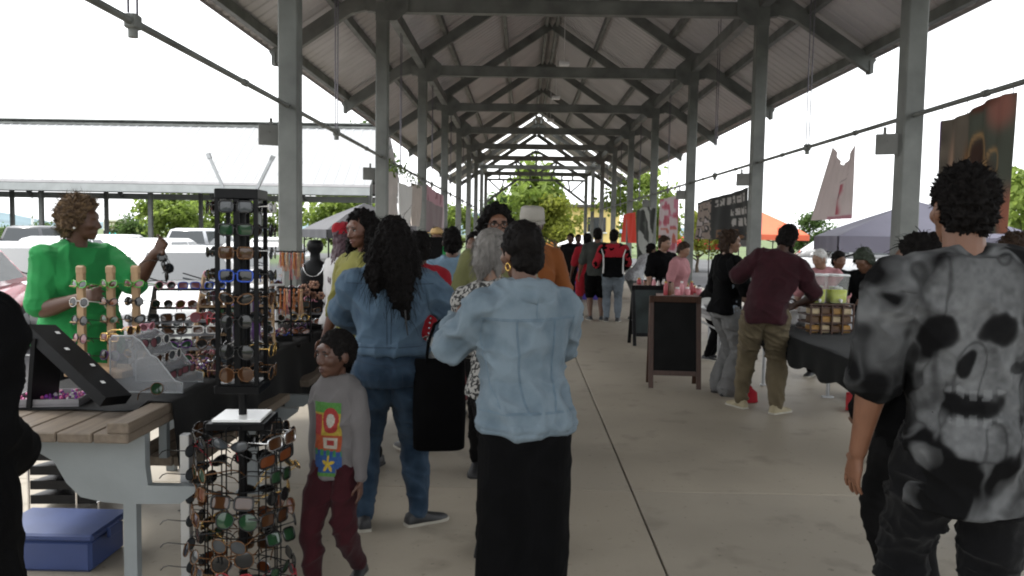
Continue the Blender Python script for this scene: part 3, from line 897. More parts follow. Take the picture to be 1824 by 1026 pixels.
    def hair(s, m, style='short', vol=1.0, noise=.010, ns=38, strands=0, down=0.0, tails=(), front=.055, slope=.9, name='hair', width=1.0, slen=.05, label=None, low=-.03):
        k, c, r = s.hk, s.hc, s.hrot
        def L(x, y, z): return c + r @ V((x * k, y * k, z * k))
        mb = MB()
        mb.ball(L(0, -.018, .030), (.080 * k * vol * width, .098 * k * vol, .096 * k * vol), r, 20, 14)
        mb.ball(L(0, -.040, low), (.074 * k * vol * width, .068 * k * vol, .070 * k * vol), r, 18, 12)
        for pts, rad in tails:
            mb.tube([L(*p) for p in pts], [q * k for q in rad], 12)
            mb.ball(L(*pts[-1]), rad[-1] * k * .95, None, 8, 6); mb.ball(L(*pts[0]), rad[0] * k * .95, None, 10, 6)
        me = remesh(mb, max(.006, s.voxel * .85), 1, name)
        P, N = mverts(me), mnorms(me)
        q = (P - np.array(c)) @ np.array(r) / k            # head frame
        lim = front + (q[:, 2] - .06) * slope
        cut = (q[:, 1] > lim) & (q[:, 2] > -.12) & (np.abs(q[:, 0]) < .075)
        amp = (vnoise(P * ns, s.seed) - .5) * 1.3 + (vnoise(P * ns * 2.3, s.seed + 3) - .5) * .9
        P = P + N * (amp * noise * k * 2)[:, None]
        q2 = (P - np.array(c)) @ np.array(r) / k
        q2[cut, 1] = np.minimum(q2[cut, 1], np.maximum(lim[cut], -.03)); 
        P[cut] = (q2[cut] * k) @ np.array(r).T + np.array(c)
        setv(me, P)
        if strands:
            rg = random.Random(int(s.seed * 100)); sb = MB(); nv = len(P)
            for _ in range(strands):
                i = rg.randrange(nv)
                if cut[i]: continue
                p, nn = V(P[i]), V(N[i])
                tn = V((rg.gauss(0, 1), rg.gauss(0, 1), rg.gauss(0, 1)))
                dirv = (nn * .8 + tn * .5 + V((0, 0, -down * 1.6))).normalized(); L_ = slen * k * rg.uniform(.4, 1.3)
                pts = []
                for j in range(4):
                    pts.append(p.copy()); p = p + dirv * L_ / 3
                    dirv = (dirv + V((rg.gauss(0, .25), rg.gauss(0, .25), rg.gauss(0, .25) - down * .5))).normalized()
                w = .0016 * rg.uniform(.7, 1.5) * max(1, s.voxel / .008); sd_ = dirv.orthogonal().normalized()
                vs = []
                for j, p_ in enumerate(pts): vs += [p_ + sd_ * w * (1 - j / 4.2), p_ - sd_ * w * (1 - j / 4.2)]
                sb.add(vs, [(0, 1, 3, 2), (2, 3, 5, 4), (4, 5, 7, 6)])
            a = MB(); a.v = [tuple(v.co) for v in me.vertices]; a.f = [list(p.vertices) for p in me.polygons]; a.m = [0] * len(a.f); a.sm = [True] * len(a.f)
            a.add(sb.v, sb.f)
            bpy.data.meshes.remove(me); me = a.mesh(name, m)
        else: me.materials.append(m)
        o = put(name, me, s.root)
        if label: o['label'] = label
        return o
    def seams(s, cl, lines, m, rad=.0022, name='seam', direction=(0, 1, 0), off=.0008):
        """stitched seams pressed onto a garment: lines are lists of (x, z) seen along direction"""
        me = cl.data
        bv = BVHTree.FromPolygons([v.co.copy() for v in me.vertices], [p.vertices[:] for p in me.polygons])
        d = V(direction).normalized(); sx = V((0, 0, 1)).cross(d).normalized() * -1
        mb = MB()
        for ln in lines:
            pts = []
            n = max(2, int(sum(math.dist(a, b) for a, b in zip(ln, ln[1:])) / .02))
            for (a, b) in zip(ln, ln[1:]):
                for j in range(n):
                    t = j / n; x, z = a[0] + (b[0] - a[0]) * t, a[1] + (b[1] - a[1]) * t
                    h = bv.ray_cast(sx * x + V((0, 0, z)) - d * 1.5, d)
                    if h[0]: pts.append(h[0] - d * off)
            if len(pts) > 2: mb.tube(pts, rad, 5)
        if mb.v: mb.build(name, m, cl)
    def patch(s, name, cl, x0, x1, z0, z1, fn, m, direction=(0, 1, 0), step=.004, off=.0022):
        """flat print lying on a garment; fn(u, v) gives colours"""
        me = cl.data
        bv = BVHTree.FromPolygons([v.co.copy() for v in me.vertices], [p.vertices[:] for p in me.polygons])
        d = V(direction).normalized(); sx = V((0, 0, 1)).cross(d).normalized() * -1
        nx, nz = int((x1 - x0) / step), int((z1 - z0) / step)
        idx = {}; vs = []; uv = []
        for i in range(nx + 1):
            for j in range(nz + 1):
                u, w = i / nx, j / nz
                h = bv.ray_cast(sx * (x0 + (x1 - x0) * u) + V((0, 0, z0 + (z1 - z0) * w)) - d * 1.5, d)
                if h[0]:
                    idx[i, j] = len(vs); vs.append(h[0] - d * off + h[1] * off * .5); uv.append((u, w))
        uv = np.array(uv); cols, ok = fn(uv[:, 0], uv[:, 1])
        fs = []
        for i in range(nx):
            for j in range(nz):
                q = [(i, j), (i + 1, j), (i + 1, j + 1), (i, j + 1)]
                if all(t in idx for t in q):
                    ii = [idx[t] for t in q]
                    if all(ok[t] for t in ii): fs.append(ii)
        mb = MB(); mb.add(vs, fs, 0, True); me2 = mb.mesh(name, m); paint(me2, cols)
        return put(name, me2, cl)

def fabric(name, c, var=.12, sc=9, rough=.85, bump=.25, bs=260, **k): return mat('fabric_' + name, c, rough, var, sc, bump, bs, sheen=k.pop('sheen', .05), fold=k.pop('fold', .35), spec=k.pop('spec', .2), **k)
SK_D, SK_M, SK_L = (.055, .024, .015), (.105, .050, .029), (.22, .125, .082)
H_BLACK = mat('hair_black', (.0055, .0045, .0042), .75, .4, 60, .2, 160, spec=.12)
H_BROWN = mat('hair_brown', (.028, .016, .010), .7, .5, 60, .3, 160, spec=.2)
H_CURL = mat('hair_auburn', (.05, .028, .014), .75, 0, 40, .3, 160, col2=(.20, .125, .06), ramp=(.4, .8))
H_GREY = mat('hair_grey', (.13, .12, .11), .6, .35, 50, .3, 160, stretch=(1, 1, .25))
H_WHITE = mat('hair_white', (.45, .44, .42), .7, .2, 50, .2, 160)
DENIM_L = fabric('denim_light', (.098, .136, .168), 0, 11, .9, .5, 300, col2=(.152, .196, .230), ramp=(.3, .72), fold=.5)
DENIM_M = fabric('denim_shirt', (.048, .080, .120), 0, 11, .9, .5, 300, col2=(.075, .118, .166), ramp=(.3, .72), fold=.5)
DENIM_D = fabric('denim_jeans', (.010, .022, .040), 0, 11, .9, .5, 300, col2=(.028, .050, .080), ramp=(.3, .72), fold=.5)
SEAM_L = mat('seam_thread', (.10, .15, .195), .9, .2, 40)
SEAM_D = mat('seam_dark', (.018, .03, .05), .9, .2, 40)
F_BLACK = fabric('black', (.0024, .0024, .0027), .25, spec=.08, sheen=0)
F_BLACK2 = fabric('black_knit', (.006, .0058, .006), .3, spec=.1, sheen=0)
F_KHAKI = fabric('khaki', (.095, .076, .046), .15)
F_MAROON = fabric('maroon', (.026, .006, .009), .2)
F_GREEN = fabric('bright_green', (.018, .195, .052), .08)
F_GREYP = fabric('grey_trousers', (.13, .13, .128), .1)
F_RED = fabric('red', (.26, .012, .02), .1)
F_PINK = fabric('pink', (.34, .16, .17), .1)
F_WHITE = fabric('white_cloth', (.50, .49, .48), .06)
F_ORANGE = fabric('orange', (.17, .055, .015), .1)
F_LBLUE = fabric('light_blue', (.15, .23, .30), .1)
F_OLIVE = fabric('olive_yellow', (.19, .18, .05), .15)
SH_BLACK = mat('shoe_black', (.015, .015, .016), .5, .2, 20)
SH_WHITE = mat('shoe_white', (.6, .59, .55), .6, .1, 20)
SH_CREAM = mat('shoe_cream', (.27, .23, .14), .6, .1, 20)
SOLE = mat('sole_rubber', (.35, .33, .28), .7, .1, 20)
def pp(u, v, label, Y=None, **k):
    """stand a person with the feet at pixel column u at distance Y"""
    s = F_PX / Y
    return ((u - VPX) / s, Y, 0)

# ---- denim jacket woman, back view
def w_jacket():
    x, y, _ = pp(938, 0, '', 3.35)
    p = Person('woman in light blue denim jacket and long black skirt with bracelets, seen from behind', (x, y, 0), R(24), 1.64, 'f', 1.12, SK_M,
               head=(14, 4, -3), hand_l=at(812, 572, 3.62), hand_r=(.14, .36, 1.02), elbow_l=at(812, 630, 3.25), elbow_r=(.9, -.4, -.6), lean=2, voxel=.0075, curl=.9)
    p.body()
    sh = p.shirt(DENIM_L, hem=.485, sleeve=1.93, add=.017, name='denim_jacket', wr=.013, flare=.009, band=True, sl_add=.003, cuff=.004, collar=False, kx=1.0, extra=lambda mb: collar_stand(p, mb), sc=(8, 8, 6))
    H = p.H
    xs = .21
    p.seams(sh, [[(-xs, 1.262), (0, 1.258), (xs, 1.262)], [(-.085, 1.258), (-.075, 1.05), (-.055, .885)], [(.085, 1.258), (.075, 1.05), (.055, .885)], [(-.09, 1.25), (-.08, 1.05), (-.06, .885)], [(.09, 1.25), (.08, 1.05), (.06, .885)], [(-xs, 1.255), (0, 1.251), (xs, 1.255)],
                 [(-.27, .89), (.27, .89)], [(-.27, .895), (.27, .895)], [(-.20, 1.262), (-.185, 1.1), (-.16, .9)], [(.20, 1.262), (.185, 1.1), (.16, .9)],
                 [(0, 1.258), (0, 1.36)]], SEAM_L, .0015)
    p.skirt(F_BLACK, .53, .035, .118, .016, wr=.006, d=.09, folds=.03)
    p.shoes(SH_BLACK, toe_l=20)
    p.hair(H_BLACK, vol=1.10, noise=.006, strands=260, down=.6, front=.03, slope=1.2, low=-.028, slen=.04)
    e = MB(); k, c, r = p.hk, p.hc, p.hrot
    for q in (-1, 1):
        pts = [c + r @ V((q * .080 * k + .0, (-.008 + .016 * math.cos(a)) * k, (-.060 + .016 * math.sin(a)) * k)) for a in [i * math.pi / 6 for i in range(13)]]
        e.tube(pts, .003, 6)
    e.build('earrings', mat('gold', (.7, .45, .12), .25, .05, metal=1), p.root)
    b = MB()
    for j in range(3):
        d = (p.HL - p.EL).normalized(); cc = p.HL - d * (.012 + .016 * j); xx = d.orthogonal().normalized(); yy = d.cross(xx)
        for i in range(14):
            a = i * 2 * math.pi / 14; b.ball(cc + (xx * math.cos(a) + yy * math.sin(a)) * .032, .0075, None, 7, 5)
    b.build('bracelet', mat('pearl', (.7, .68, .64), .2, .05), p.root)
    return p
def collar_stand(p, mb):
    H = p.H; c = p.neck + p.rotU @ V((0, -.006, .0)); nr = .050 * H
    for dz, rr in ((-.030, 1.25), (-.012, 1.12), (.006, 1.04), (.020, 1.03)):
        pts = [c + p.rotU @ V((nr * rr * math.cos(a), nr * rr * .95 * math.sin(a), dz - .028 * (1 + math.sin(a)) * .5)) for a in [2 * math.pi * k / 20 for k in range(21)]]
        mb.tube(pts, .0125, 8)
P_JACKET = w_jacket()

# ---- denim shirt and jeans woman
def w_shirt():
    x, y, _ = pp(697, 0, '', 4.32)
    p = Person('woman in denim shirt and blue jeans with long black hair down her back', (x, y, 0), R(10), 1.67, 'f', 1.16, SK_D, head=(8, 6, 4),
               hand_l=(-.10, .34, 1.04), hand_r=(.25, .22, .98), elbow_l=(-1.2, -.25, -.1), elbow_r=(1.1, -.5, -.2), foot_l=(-.14, 0, .075), foot_r=(.16, .02, .075), voxel=.0075, curl=.8)
    p.body()
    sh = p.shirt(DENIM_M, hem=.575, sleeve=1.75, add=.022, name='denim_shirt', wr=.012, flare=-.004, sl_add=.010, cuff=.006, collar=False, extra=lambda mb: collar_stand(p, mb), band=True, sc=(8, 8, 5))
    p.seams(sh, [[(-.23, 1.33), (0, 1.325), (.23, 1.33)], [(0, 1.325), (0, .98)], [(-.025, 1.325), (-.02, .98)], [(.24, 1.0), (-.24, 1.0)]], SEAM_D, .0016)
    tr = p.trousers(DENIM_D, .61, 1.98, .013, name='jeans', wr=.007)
    p.seams(tr, [[(-.19, .93), (0, .90), (.19, .93)], [(0, .90), (0, .76)], [(-.15, .86), (-.06, .86)], [(-.06, .86), (-.065, .75), (-.105, .72), (-.145, .75), (-.15, .86)], [(.15, .86), (.06, .86)], [(.06, .86), (.065, .75), (.105, .72), (.145, .75), (.15, .86)]], SEAM_D, .0015)
    p.shoes(SH_BLACK, SOLE, toe_l=0, toe_r=-55)
    p.hair(H_BLACK, vol=1.10, noise=.008, ns=60, strands=900, down=.9, front=.04, slope=1.0, slen=.10, width=1.05, tails=[
        ([(0, -.07, .02), (.01, -.10, -.10), (.03, -.125, -.22), (.05, -.13, -.33), (.08, -.115, -.41)], [.082, .096, .088, .062, .022]),
        ([(-.05, -.06, .0), (-.085, -.085, -.12), (-.09, -.10, -.22), (-.075, -.11, -.30)], [.06, .065, .055, .025]),
        ([(.05, -.06, 0), (.09, -.085, -.10), (.10, -.10, -.2), (.10, -.11, -.28)], [.06, .065, .055, .025])])
    b = MB(); b.tube([p.up(V((.07, -.20, 1.20))), p.up(V((.075, -.215, 1.13))), p.up(V((.085, -.205, 1.07)))], [.004, .004, .003], 6)
    b.build('hair_tie', mat('tie_black', (.01, .01, .01), .5), p.root)
    return p
P_SHIRT = w_shirt()

# ---- boy
def boy():
    x, y, _ = pp(603, 0, '', 3.55)
    p = Person('small boy in grey printed shirt and dark red trousers walking past the sunglasses stand', (x, y, 0), R(180 - 20), 1.15, 'm', .80, (.070, .031, .019), child=True, head=(-22, 2, 2),
               hand_l=(-.145, .05, .50), hand_r=(.14, -.04, .51), elbow_l=(-.6, -1, 0), elbow_r=(.6, -1, 0), foot_l=(-.055, -.10, .07), foot_r=(.055, .09, .052), voxel=.0055, sh=.82)
    p.body(); p.eyes(.5, lip=(.055, .022, .018))
    sh = p.shirt(fabric('grey_jersey', (.105, .098, .098), .08, 9, .9, .2), hem=.445, sleeve=1.9, add=.011, wr=.007, flare=.012, sl_add=.003)
    def pr(u, v):
        n = len(u); c = np.tile(np.array((.09, .30, .05)), (n, 1)); ok = np.ones(n, bool)
        c[v < .86] = (.55, .40, .04); c[(v < .83) & (u < .34)] = (.42, .035, .03)
        d = np.hypot(u - .66, (v - .76) * 1.75); c[d < .30] = (.45, .03, .025); c[d < .16] = (.62, .58, .50)
        blk = (v < .56) & (v > .34); c[blk] = (.50, .09, .02); c[blk & (np.abs(u - .62) < .24) & (np.abs(v - .45) < .075)] = (.62, .56, .46); c[blk & (np.abs(u - .62) < .13) & (np.abs(v - .45) < .035)] = (.42, .03, .025)
        c[(v <= .34)] = (.02, .10, .34); c[(v <= .36) & (v > .27) & (np.sin(u * 26) > 0)] = (.05, .27, .10)
        a = np.arctan2(u - .56, (v - .165) * 1.85); rr = np.hypot(u - .56, (v - .165) * 1.85); c[rr < .145 + .075 * np.cos(5 * a)] = (.72, .50, .03)
        ok &= ~((v < .10) & (np.abs(u - .5) > .32)); c[(v < .045)] = (.10, .30, .05)
        nz = vnoise(np.stack([u * 30, v * 50, u * 0], 1), 2); c = (c * .85 + .03) * (.40 + .22 * nz)[:, None]
        return c, ok
    p.patch('shirt_print', sh, -.075, .058, .53, .855, pr, attr_mat('shirt_print', .85), direction=(0, -1, 0), step=.0028)
    p.trousers(fabric('dark_red', (.024, .003, .005), .2), .49, 1.9, .014, wr=.009)
    p.shoes(SH_BLACK, SOLE)
    p.hair(H_BLACK, vol=1.04, noise=.005, ns=140, strands=0, front=.070, slope=.45, low=-.005)
    return p
P_BOY = boy()

# ---- woman in green behind the table
def w_green():
    x, y, _ = pp(135, 0, '', 4.85)
    p = Person('woman in bright green t-shirt with curly auburn hair reaching over the display table', (x, y, 0), R(-122), 1.76, 'f', 1.22, (.080, .037, .022), head=(42, 4, 0),
               hand_r=at(142, 532, 4.55), hand_l=at(278, 450, 4.80), elbow_r=at(55, 570, 4.6), elbow_l=at(236, 505, 4.9), voxel=.008, curl=.9, belly=.03)
    p.body()
    p.shirt(F_GREEN, hem=.44, sleeve=.86, add=.020, wr=.012, flare=.02, sl_add=.012, cuff=.004, name='t_shirt')
    p.trousers(F_BLACK, .58, 1.97, .010)
    p.shoes(SH_BLACK)
    p.hair(H_CURL, vol=1.22, noise=.013, ns=48, strands=1700, front=.06, slope=.7, slen=.045, low=-.03, width=1.02)
    e = MB(); k, c, r = p.hk, p.hc, p.hrot
    for q in (-1, 1): e.ball(c + r @ V((q * .098 * k, .0, -.045 * k)), .007, None, 8, 6)
    e.build('earrings', mat('pearl', (.7, .68, .64), .2, .05), p.root)
    return p
P_GREEN = w_green()

# ---- man in skull shirt
def man_skull():
    x, y, _ = pp(1738, 0, '', 2.66)
    p = Person('man in black t-shirt with large grey skull print walking away at the right', (x, y, 0), R(-4), 1.84, 'm', 1.04, (.15, .068, .038), head=(6, 2, 3), side=-5,
               hand_l=(-.32, .10, .86), hand_r=(.33, .06, .86), elbow_l=(-.5, -.9, 0), elbow_r=(.6, -1, 0), foot_l=(-.12, .12, .08), foot_r=(.12, -.16, .10), voxel=.0052, curl=.35, sh=1.04)
    p.body()
    sh = p.shirt(attr_mat('skull_fabric', .9), hem=.40, voxel=.0045, sleeve=.95, add=.022, wr=.009, flare=.012, sl_add=.020, cuff=.006, name='t_shirt', sc=(6, 6, 5))
    me = sh.data
    P = mverts(me); N = mnorms(me)
    u, z = (P[:, 0] + .055 + (1.32 - P[:, 2]) * .06) / 1.12 + .03, 1.215 + (P[:, 2] - 1.325) / 1.25
    Q = np.stack([u, P[:, 1] * .6, z], 1)
    n1 = vnoise(Q * 9, 3); n2 = vnoise(Q * 24, 4); n3 = vnoise(Q * 55, 6); n4 = vnoise(Q * 110, 7)
    wx = u + (n1 - .5) * .035 + (n2 - .5) * .018 + (n3 - .5) * .007; wz = z + (n2 - .5) * .026 + (n3 - .5) * .008
    G = lambda cx, cz, rx, rz, pw=7: np.exp(-(((wx - cx) / rx) ** 2 + ((wz - cz) / rz) ** 2) ** pw)
    bone = np.clip(G(.03, 1.30, .145, .11) + G(.115, 1.16, .075, .10) + G(.035, 1.13, .085, .10) + G(.125, 1.04, .045, .13) + G(.06, .955, .095, .055) + .9 * G(-.05, 1.04, .022, .10), 0, 1)
    dark = np.clip(G(.095, 1.215, .056, .044) + G(-.055, 1.205, .052, .042) + G(.02, 1.125, .024, .034) + G(.045, 1.025, .072, .036) + .8 * G(.165, 1.125, .03, .016) + .7 * G(-.10, 1.12, .02, .06), 0, 1)
    teeth = (np.sin(u * 190) > -.3) * (G(.045, 1.056, .075, .013) + .8 * G(.045, .988, .065, .012))
    W = np.stack([u * 5 + z * 4, P[:, 1] * 4, z * 8 - u * 5], 1) + (n1[:, None] - .5) * 1.6 + (n2[:, None] - .5) * .4
    a_ = vnoise(W, 8); b_ = vnoise(W * 2.1 + 3, 9); e_ = vnoise(W * .6, 15)
    rid = np.clip((1 - np.abs(a_ * 2 - 1)) * 1.0 + (1 - np.abs(b_ * 2 - 1)) * .55 - .95, 0, 1) * 2.4
    streak = np.clip(rid, 0, 1) * np.clip((e_ - .08) * 3, 0, 1)
    crack = np.clip((1 - np.abs(vnoise(Q * np.array((16, 8, 11)), 21) * 2 - 1) - .86) * 9, 0, 1)
    v = bone * (.45 + .40 * n1 + .40 * (n2 - .5) + .35 * (n3 - .5) + .2 * (n4 - .5)) * (1 - dark * .97) * (1 - .5 * crack) + teeth * .45
    v = np.maximum(v, streak * (1 - bone) * (1 - dark) * (.46 + .42 * n2 + .3 * (n3 - .5)))
    c = (np.array((.0028, .0028, .003))[None] + np.clip(v, 0, 1)[:, None] * np.array((.135, .138, .140))[None])
    paint(me, c)
    p.trousers(fabric('black_ribbed', (.004, .004, .0045), .3, spec=.1), .58, 1.96, .020, wr=.012)
    p.shoes(SH_BLACK)
    p.hair(H_BLACK, vol=1.07, noise=.011, ns=75, strands=1500, front=.05, slope=.9, slen=.018, low=-.02)
    return p
P_SKULL = man_skull()

# ---- black clad figure at the left edge
def left_black():
    p = Person('person in a black coat cut off by the left edge of the picture', (-1.535, 2.02, 0), R(8), 1.69, 'f', 1.12, SK_M, hand_l=(-.15, .25, .95), hand_r=(.13, .24, .95), elbow_r=(.05, -1, 0), voxel=.012)
    p.body(); p.shirt(F_BLACK, hem=.16, sleeve=1.97, add=.034, wr=.008, flare=.10, name='coat', sl_add=.010); p.trousers(F_BLACK2); p.shoes(SH_BLACK)
    p.hair(H_BLACK, vol=1.1, noise=.01, strands=0)
left_black()
# ---- black clad person beyond the skull shirt man
def right_black():
    x, y, _ = pp(1652, 0, '', 3.5)
    p = Person('person all in black half hidden behind the man in the skull shirt', (x, y, 0), R(20), 1.62, 'f', 1.1, SK_M, hand_l=(-.20, .14, .84), head=(30, 5, 0), side=-4, voxel=.011)
    p.body(); p.shirt(F_BLACK, hem=.44, sleeve=1.9, add=.022, wr=.008, flare=.02, name='jacket', sl_add=.012); p.trousers(F_BLACK2); p.shoes(SH_BLACK)
    p.hair(H_BLACK, vol=1.12, noise=.014, strands=300, down=.5, slen=.06, low=-.05)
right_black()
def right_brown():
    x, y, _ = pp(1800, 0, '', 4.2)
    p = Person('person with brown hair beyond the shoulder of the man in the skull shirt', (x, y, 0), R(-30), 1.63, 'f', 1.1, SK_L, head=(20, 0, 0), voxel=.012)
    p.body(); p.shirt(fabric('dark_brown', (.05, .035, .02)), hem=.46, sleeve=1.9, add=.02); p.trousers(F_BLACK2); p.shoes(SH_BLACK)
    p.hair(H_BROWN, vol=1.15, noise=.016, strands=400, down=.4, slen=.06, low=-.05)
right_brown()

# ---- man in maroon and woman in black cardigan
def man_maroon():
    x, y, _ = pp(1366, 0, '', 7.4)
    p = Person('man in maroon polo shirt and khaki trousers leaning towards the stall table', (x, y, 0), R(-14), 1.76, 'm', 1.01, (.05, .023, .014), lean=12, side=13, head=(-22, 22, 6), hand_l=at(1312, 482, 7.85), elbow_l=at(1335, 490, 7.3),
               hand_r=(.30, .34, .98), elbow_r=(.7, -.7, -.2), foot_l=(-.19, .16, .08), foot_r=(.13, 0, .08), voxel=.010)
    p.body(); p.shirt(F_MAROON, hem=.475, sleeve=.85, add=.022, wr=.012, flare=.014, sl_add=.010, name='polo_shirt')
    p.trousers(F_KHAKI, .55, 1.96, .024, wr=.012); p.shoes(SH_CREAM, SOLE, toe_l=28, toe_r=-30)
    p.hair(H_BLACK, vol=1.08, noise=.008, strands=200, slen=.03, tails=[([(.03, .02, -.06), (.05, .05, -.10), (.05, .06, -.14)], [.03, .035, .02])])
man_maroon()
def w_cardigan():
    x, y, _ = pp(1296, 0, '', 8.25)
    p = Person('woman in black cardigan and wide grey trousers talking beside the tall chalkboard', (x, y, 0), R(-75), 1.67, 'f', 1.0, SK_L, head=(-12, 6, 0), hand_r=(.16, .25, 1.12), hand_l=(-.16, .22, .98), voxel=.010)
    p.body(); p.eyes(.9)
    p.shirt(fabric('floral_top', (.30, .36, .42), 0, 30, col2=(.08, .08, .10)), hem=.50, sleeve=0, add=.010, name='top')
    p.shirt(F_BLACK, hem=.50, sleeve=1.9, add=.024, wr=.010, flare=.01, sl_add=.012, name='cardigan', kx=.92)
    p.trousers(F_GREYP, .56, 1.98, .02, wr=.012, wide=.105); p.shoes(SH_BLACK)
    p.hair(H_BROWN, vol=1.10, noise=.010, strands=250, down=.5, slen=.06, low=-.04, tails=[([(-.05, -.05, 0), (-.07, -.05, -.1)], [.04, .03]), ([(.05, -.05, 0), (.07, -.05, -.1)], [.04, .03])])
w_cardigan()

# ---- people around the two women in denim
def w_face():
    x, y, _ = pp(650, 0, '', 5.5)
    p = Person('smiling woman in olive yellow top with long black curls facing the stalls', (x, y, 0), R(180 - 34), 1.73, 'f', 1.08, (.12, .052, .032), head=(-8, 8, 3), voxel=.0075)
    p.body(); p.eyes(.9)
    p.shirt(F_OLIVE, hem=.50, sleeve=1.2, add=.016, wr=.009); p.trousers(F_BLACK2); p.shoes(SH_BLACK)
    p.hair(H_BLACK, vol=1.12, noise=.014, strands=700, down=.7, slen=.09, front=.055, slope=.7, low=-.04, tails=[([(-.075, -.01, .02), (-.10, .01, -.08), (-.105, .03, -.20), (-.09, .045, -.30)], [.04, .048, .045, .022]), ([(.075, -.01, .02), (.10, .01, -.08), (.105, .03, -.20), (.09, .045, -.30)], [.04, .048, .045, .022]), ([(0, -.07, 0), (0, -.10, -.15), (0, -.11, -.3)], [.08, .09, .04])])
w_face()
def w_redband():
    x, y, _ = pp(612, 0, '', 6.4)
    p = Person('woman with red head wrap, long braids and white top behind the jewellery', (x, y, 0), R(-50), 1.66, 'f', 1.0, SK_M, head=(0, 8, 0), voxel=.010)
    p.body(); p.shirt(F_WHITE, hem=.5, sleeve=1.0, add=.016); p.trousers(F_BLACK2); p.shoes(SH_BLACK)
    tl = []
    for i in range(9):
        a = math.pi + math.pi * i / 8; tl.append(([(.07 * math.cos(a), -.03 + .05 * math.sin(a), -.02), (.085 * math.cos(a), -.03 + .06 * math.sin(a), -.18), (.085 * math.cos(a), -.02 + .07 * math.sin(a), -.38)], [.017, .016, .010]))
    p.hair(mat('hair_plum', (.05, .022, .03), .6, .4, 60), vol=1.05, noise=.006, tails=tl)
    k, c, r = p.hk, p.hc, p.hrot
    mb = MB(); mb.ball(c + r @ V((0, -.02 * k, .055 * k)), (.090 * k, .105 * k, .075 * k), r, 16, 10); mb.ball(c + r @ V((0, -.09 * k, .07 * k)), .045 * k, r, 12, 8)
    p.cloth('head_wrap', mb, F_RED, 1, .004)
w_redband()
def w_grey():
    x, y, _ = pp(900, 0, '', 3.95)
    p = Person('grey haired woman in black and white patterned top close beside the denim jacket', (x, y, 0), R(-20), 1.62, 'f', .92, SK_L, side=-7, head=(-20, 2, 5), hand_r=(.2, .28, 1.12), hand_l=(-.12, .30, 1.02), voxel=.0075)
    p.body()
    p.shirt(fabric('bw_pattern', (.03, .03, .03), 0, 62, .85, .2, 200, col2=(.32, .31, .29), ramp=(.47, .53), detail=2, fold=0), hem=.50, sleeve=1.5, add=.016, wr=.008, name='patterned_top'); p.trousers(F_BLACK2); p.shoes(SH_BLACK)
    p.hair(H_GREY, vol=1.06, noise=.003, ns=60, strands=500, down=1.0, slen=.05, low=-.02, tails=[([(.0, -.06, .0), (0, -.082, -.07), (0, -.09, -.12)], [.070, .055, .022]), ([(.05, -.03, 0), (.062, -.03, -.08), (.06, -.02, -.13)], [.032, .022, .008]), ([(-.05, -.04, 0), (-.062, -.04, -.08), (-.06, -.04, -.13)], [.032, .022, .008])])
    k, c, r = p.hk, p.hc, p.hrot
    b = MB()
    for i in range(3): b.ball(c + r @ V(((-.055 + .007 * i) * k, -.085 * k, (.075 - .02 * i) * k)), .007, None, 8, 6)
    b.build('hair_clip', mat('pearl', (.7, .68, .64), .2, .05), p.root)
w_grey()
def glasses_person():
    x, y, _ = pp(884, 0, '', 5.4)
    p = Person('dark haired person with black eyeglasses facing the camera behind the two women', (x, y, 0), R(180 + 6), 1.78, 'f', 1.0, (.14, .064, .038), head=(6, 2, 0), voxel=.0075)
    p.body(); p.eyes(.9)
    p.shirt(fabric('olive_dark', (.12, .12, .05)), hem=.5, sleeve=1.9, add=.016); p.trousers(F_BLACK2); p.shoes(SH_BLACK)
    p.hair(H_BLACK, vol=1.14, noise=.012, strands=400, down=.5, slen=.06, front=.066, slope=.45, low=-.04, width=1.08, tails=[([(-.07, -.02, .0), (-.09, -.01, -.09)], [.05, .04]), ([(.07, -.02, .0), (.09, -.01, -.09)], [.05, .04])])
    k, c, r = p.hk, p.hc, p.hrot
    g = MB(); L = lambda x, y, z: c + r @ V((x * k, y * k, z * k))
    for q in (-1, 1):
        g.tube([L(q * .034 + .026 * math.cos(a), .108, .002 + .019 * math.sin(a)) for a in [i * math.pi / 8 for i in range(17)]], .0026, 6)
        g.tube([L(q * .060, .106, .008), L(q * .080, .05, .008), L(q * .080, -.02, .0)], .0026, 6)
    g.tube([L(-.009, .110, .004), L(.009, .110, .004)], .0026, 6)
    g.build('eyeglasses', M_BLACK, p.root)
glasses_person()
def man_cap():
    x, y, _ = pp(946, 0, '', 6.2)
    p = Person('man in white cap and orange shirt standing behind the denim jacket woman', (x, y, 0), R(180 + 12), 1.80, 'm', .90, SK_D, head=(0, 8, 0), voxel=.0095)
    p.body(); p.eyes(.9)
    p.shirt(F_ORANGE, hem=.49, sleeve=.9, add=.02); p.trousers(F_BLACK2); p.shoes(SH_WHITE)
    k, c, r = p.hk, p.hc, p.hrot
    p.hair(H_BLACK, vol=1.02, noise=.004, front=.05)
    mb = MB(); rg = []
    for z, w in ((.030, 1.0), (.055, 1.02), (.085, .98), (.115, .93), (.125, .80), (.128, .4)):
        rg.append([c + r @ V((.088 * w * math.cos(a) * k, (-.008 + .104 * w * math.sin(a)) * k, z * k)) for a in [2 * math.pi * i / 20 for i in range(20)]])
    mb.loft(rg)
    vis = [[c + r @ V((x_ * k, (.088 - abs(x_) * .25 + t * .075 * (1 - (x_ / .09) ** 2)) * k, (.036 - t * .016) * k)) for x_ in np.linspace(-.075, .075, 9)] for t in (0, .33, .66, 1)]
    mb.sheet(vis, thick=.004)
    mb.build('cap', mat('cap_white', (.30, .28, .245), .8, .06, 10, .1), p.root)
man_cap()
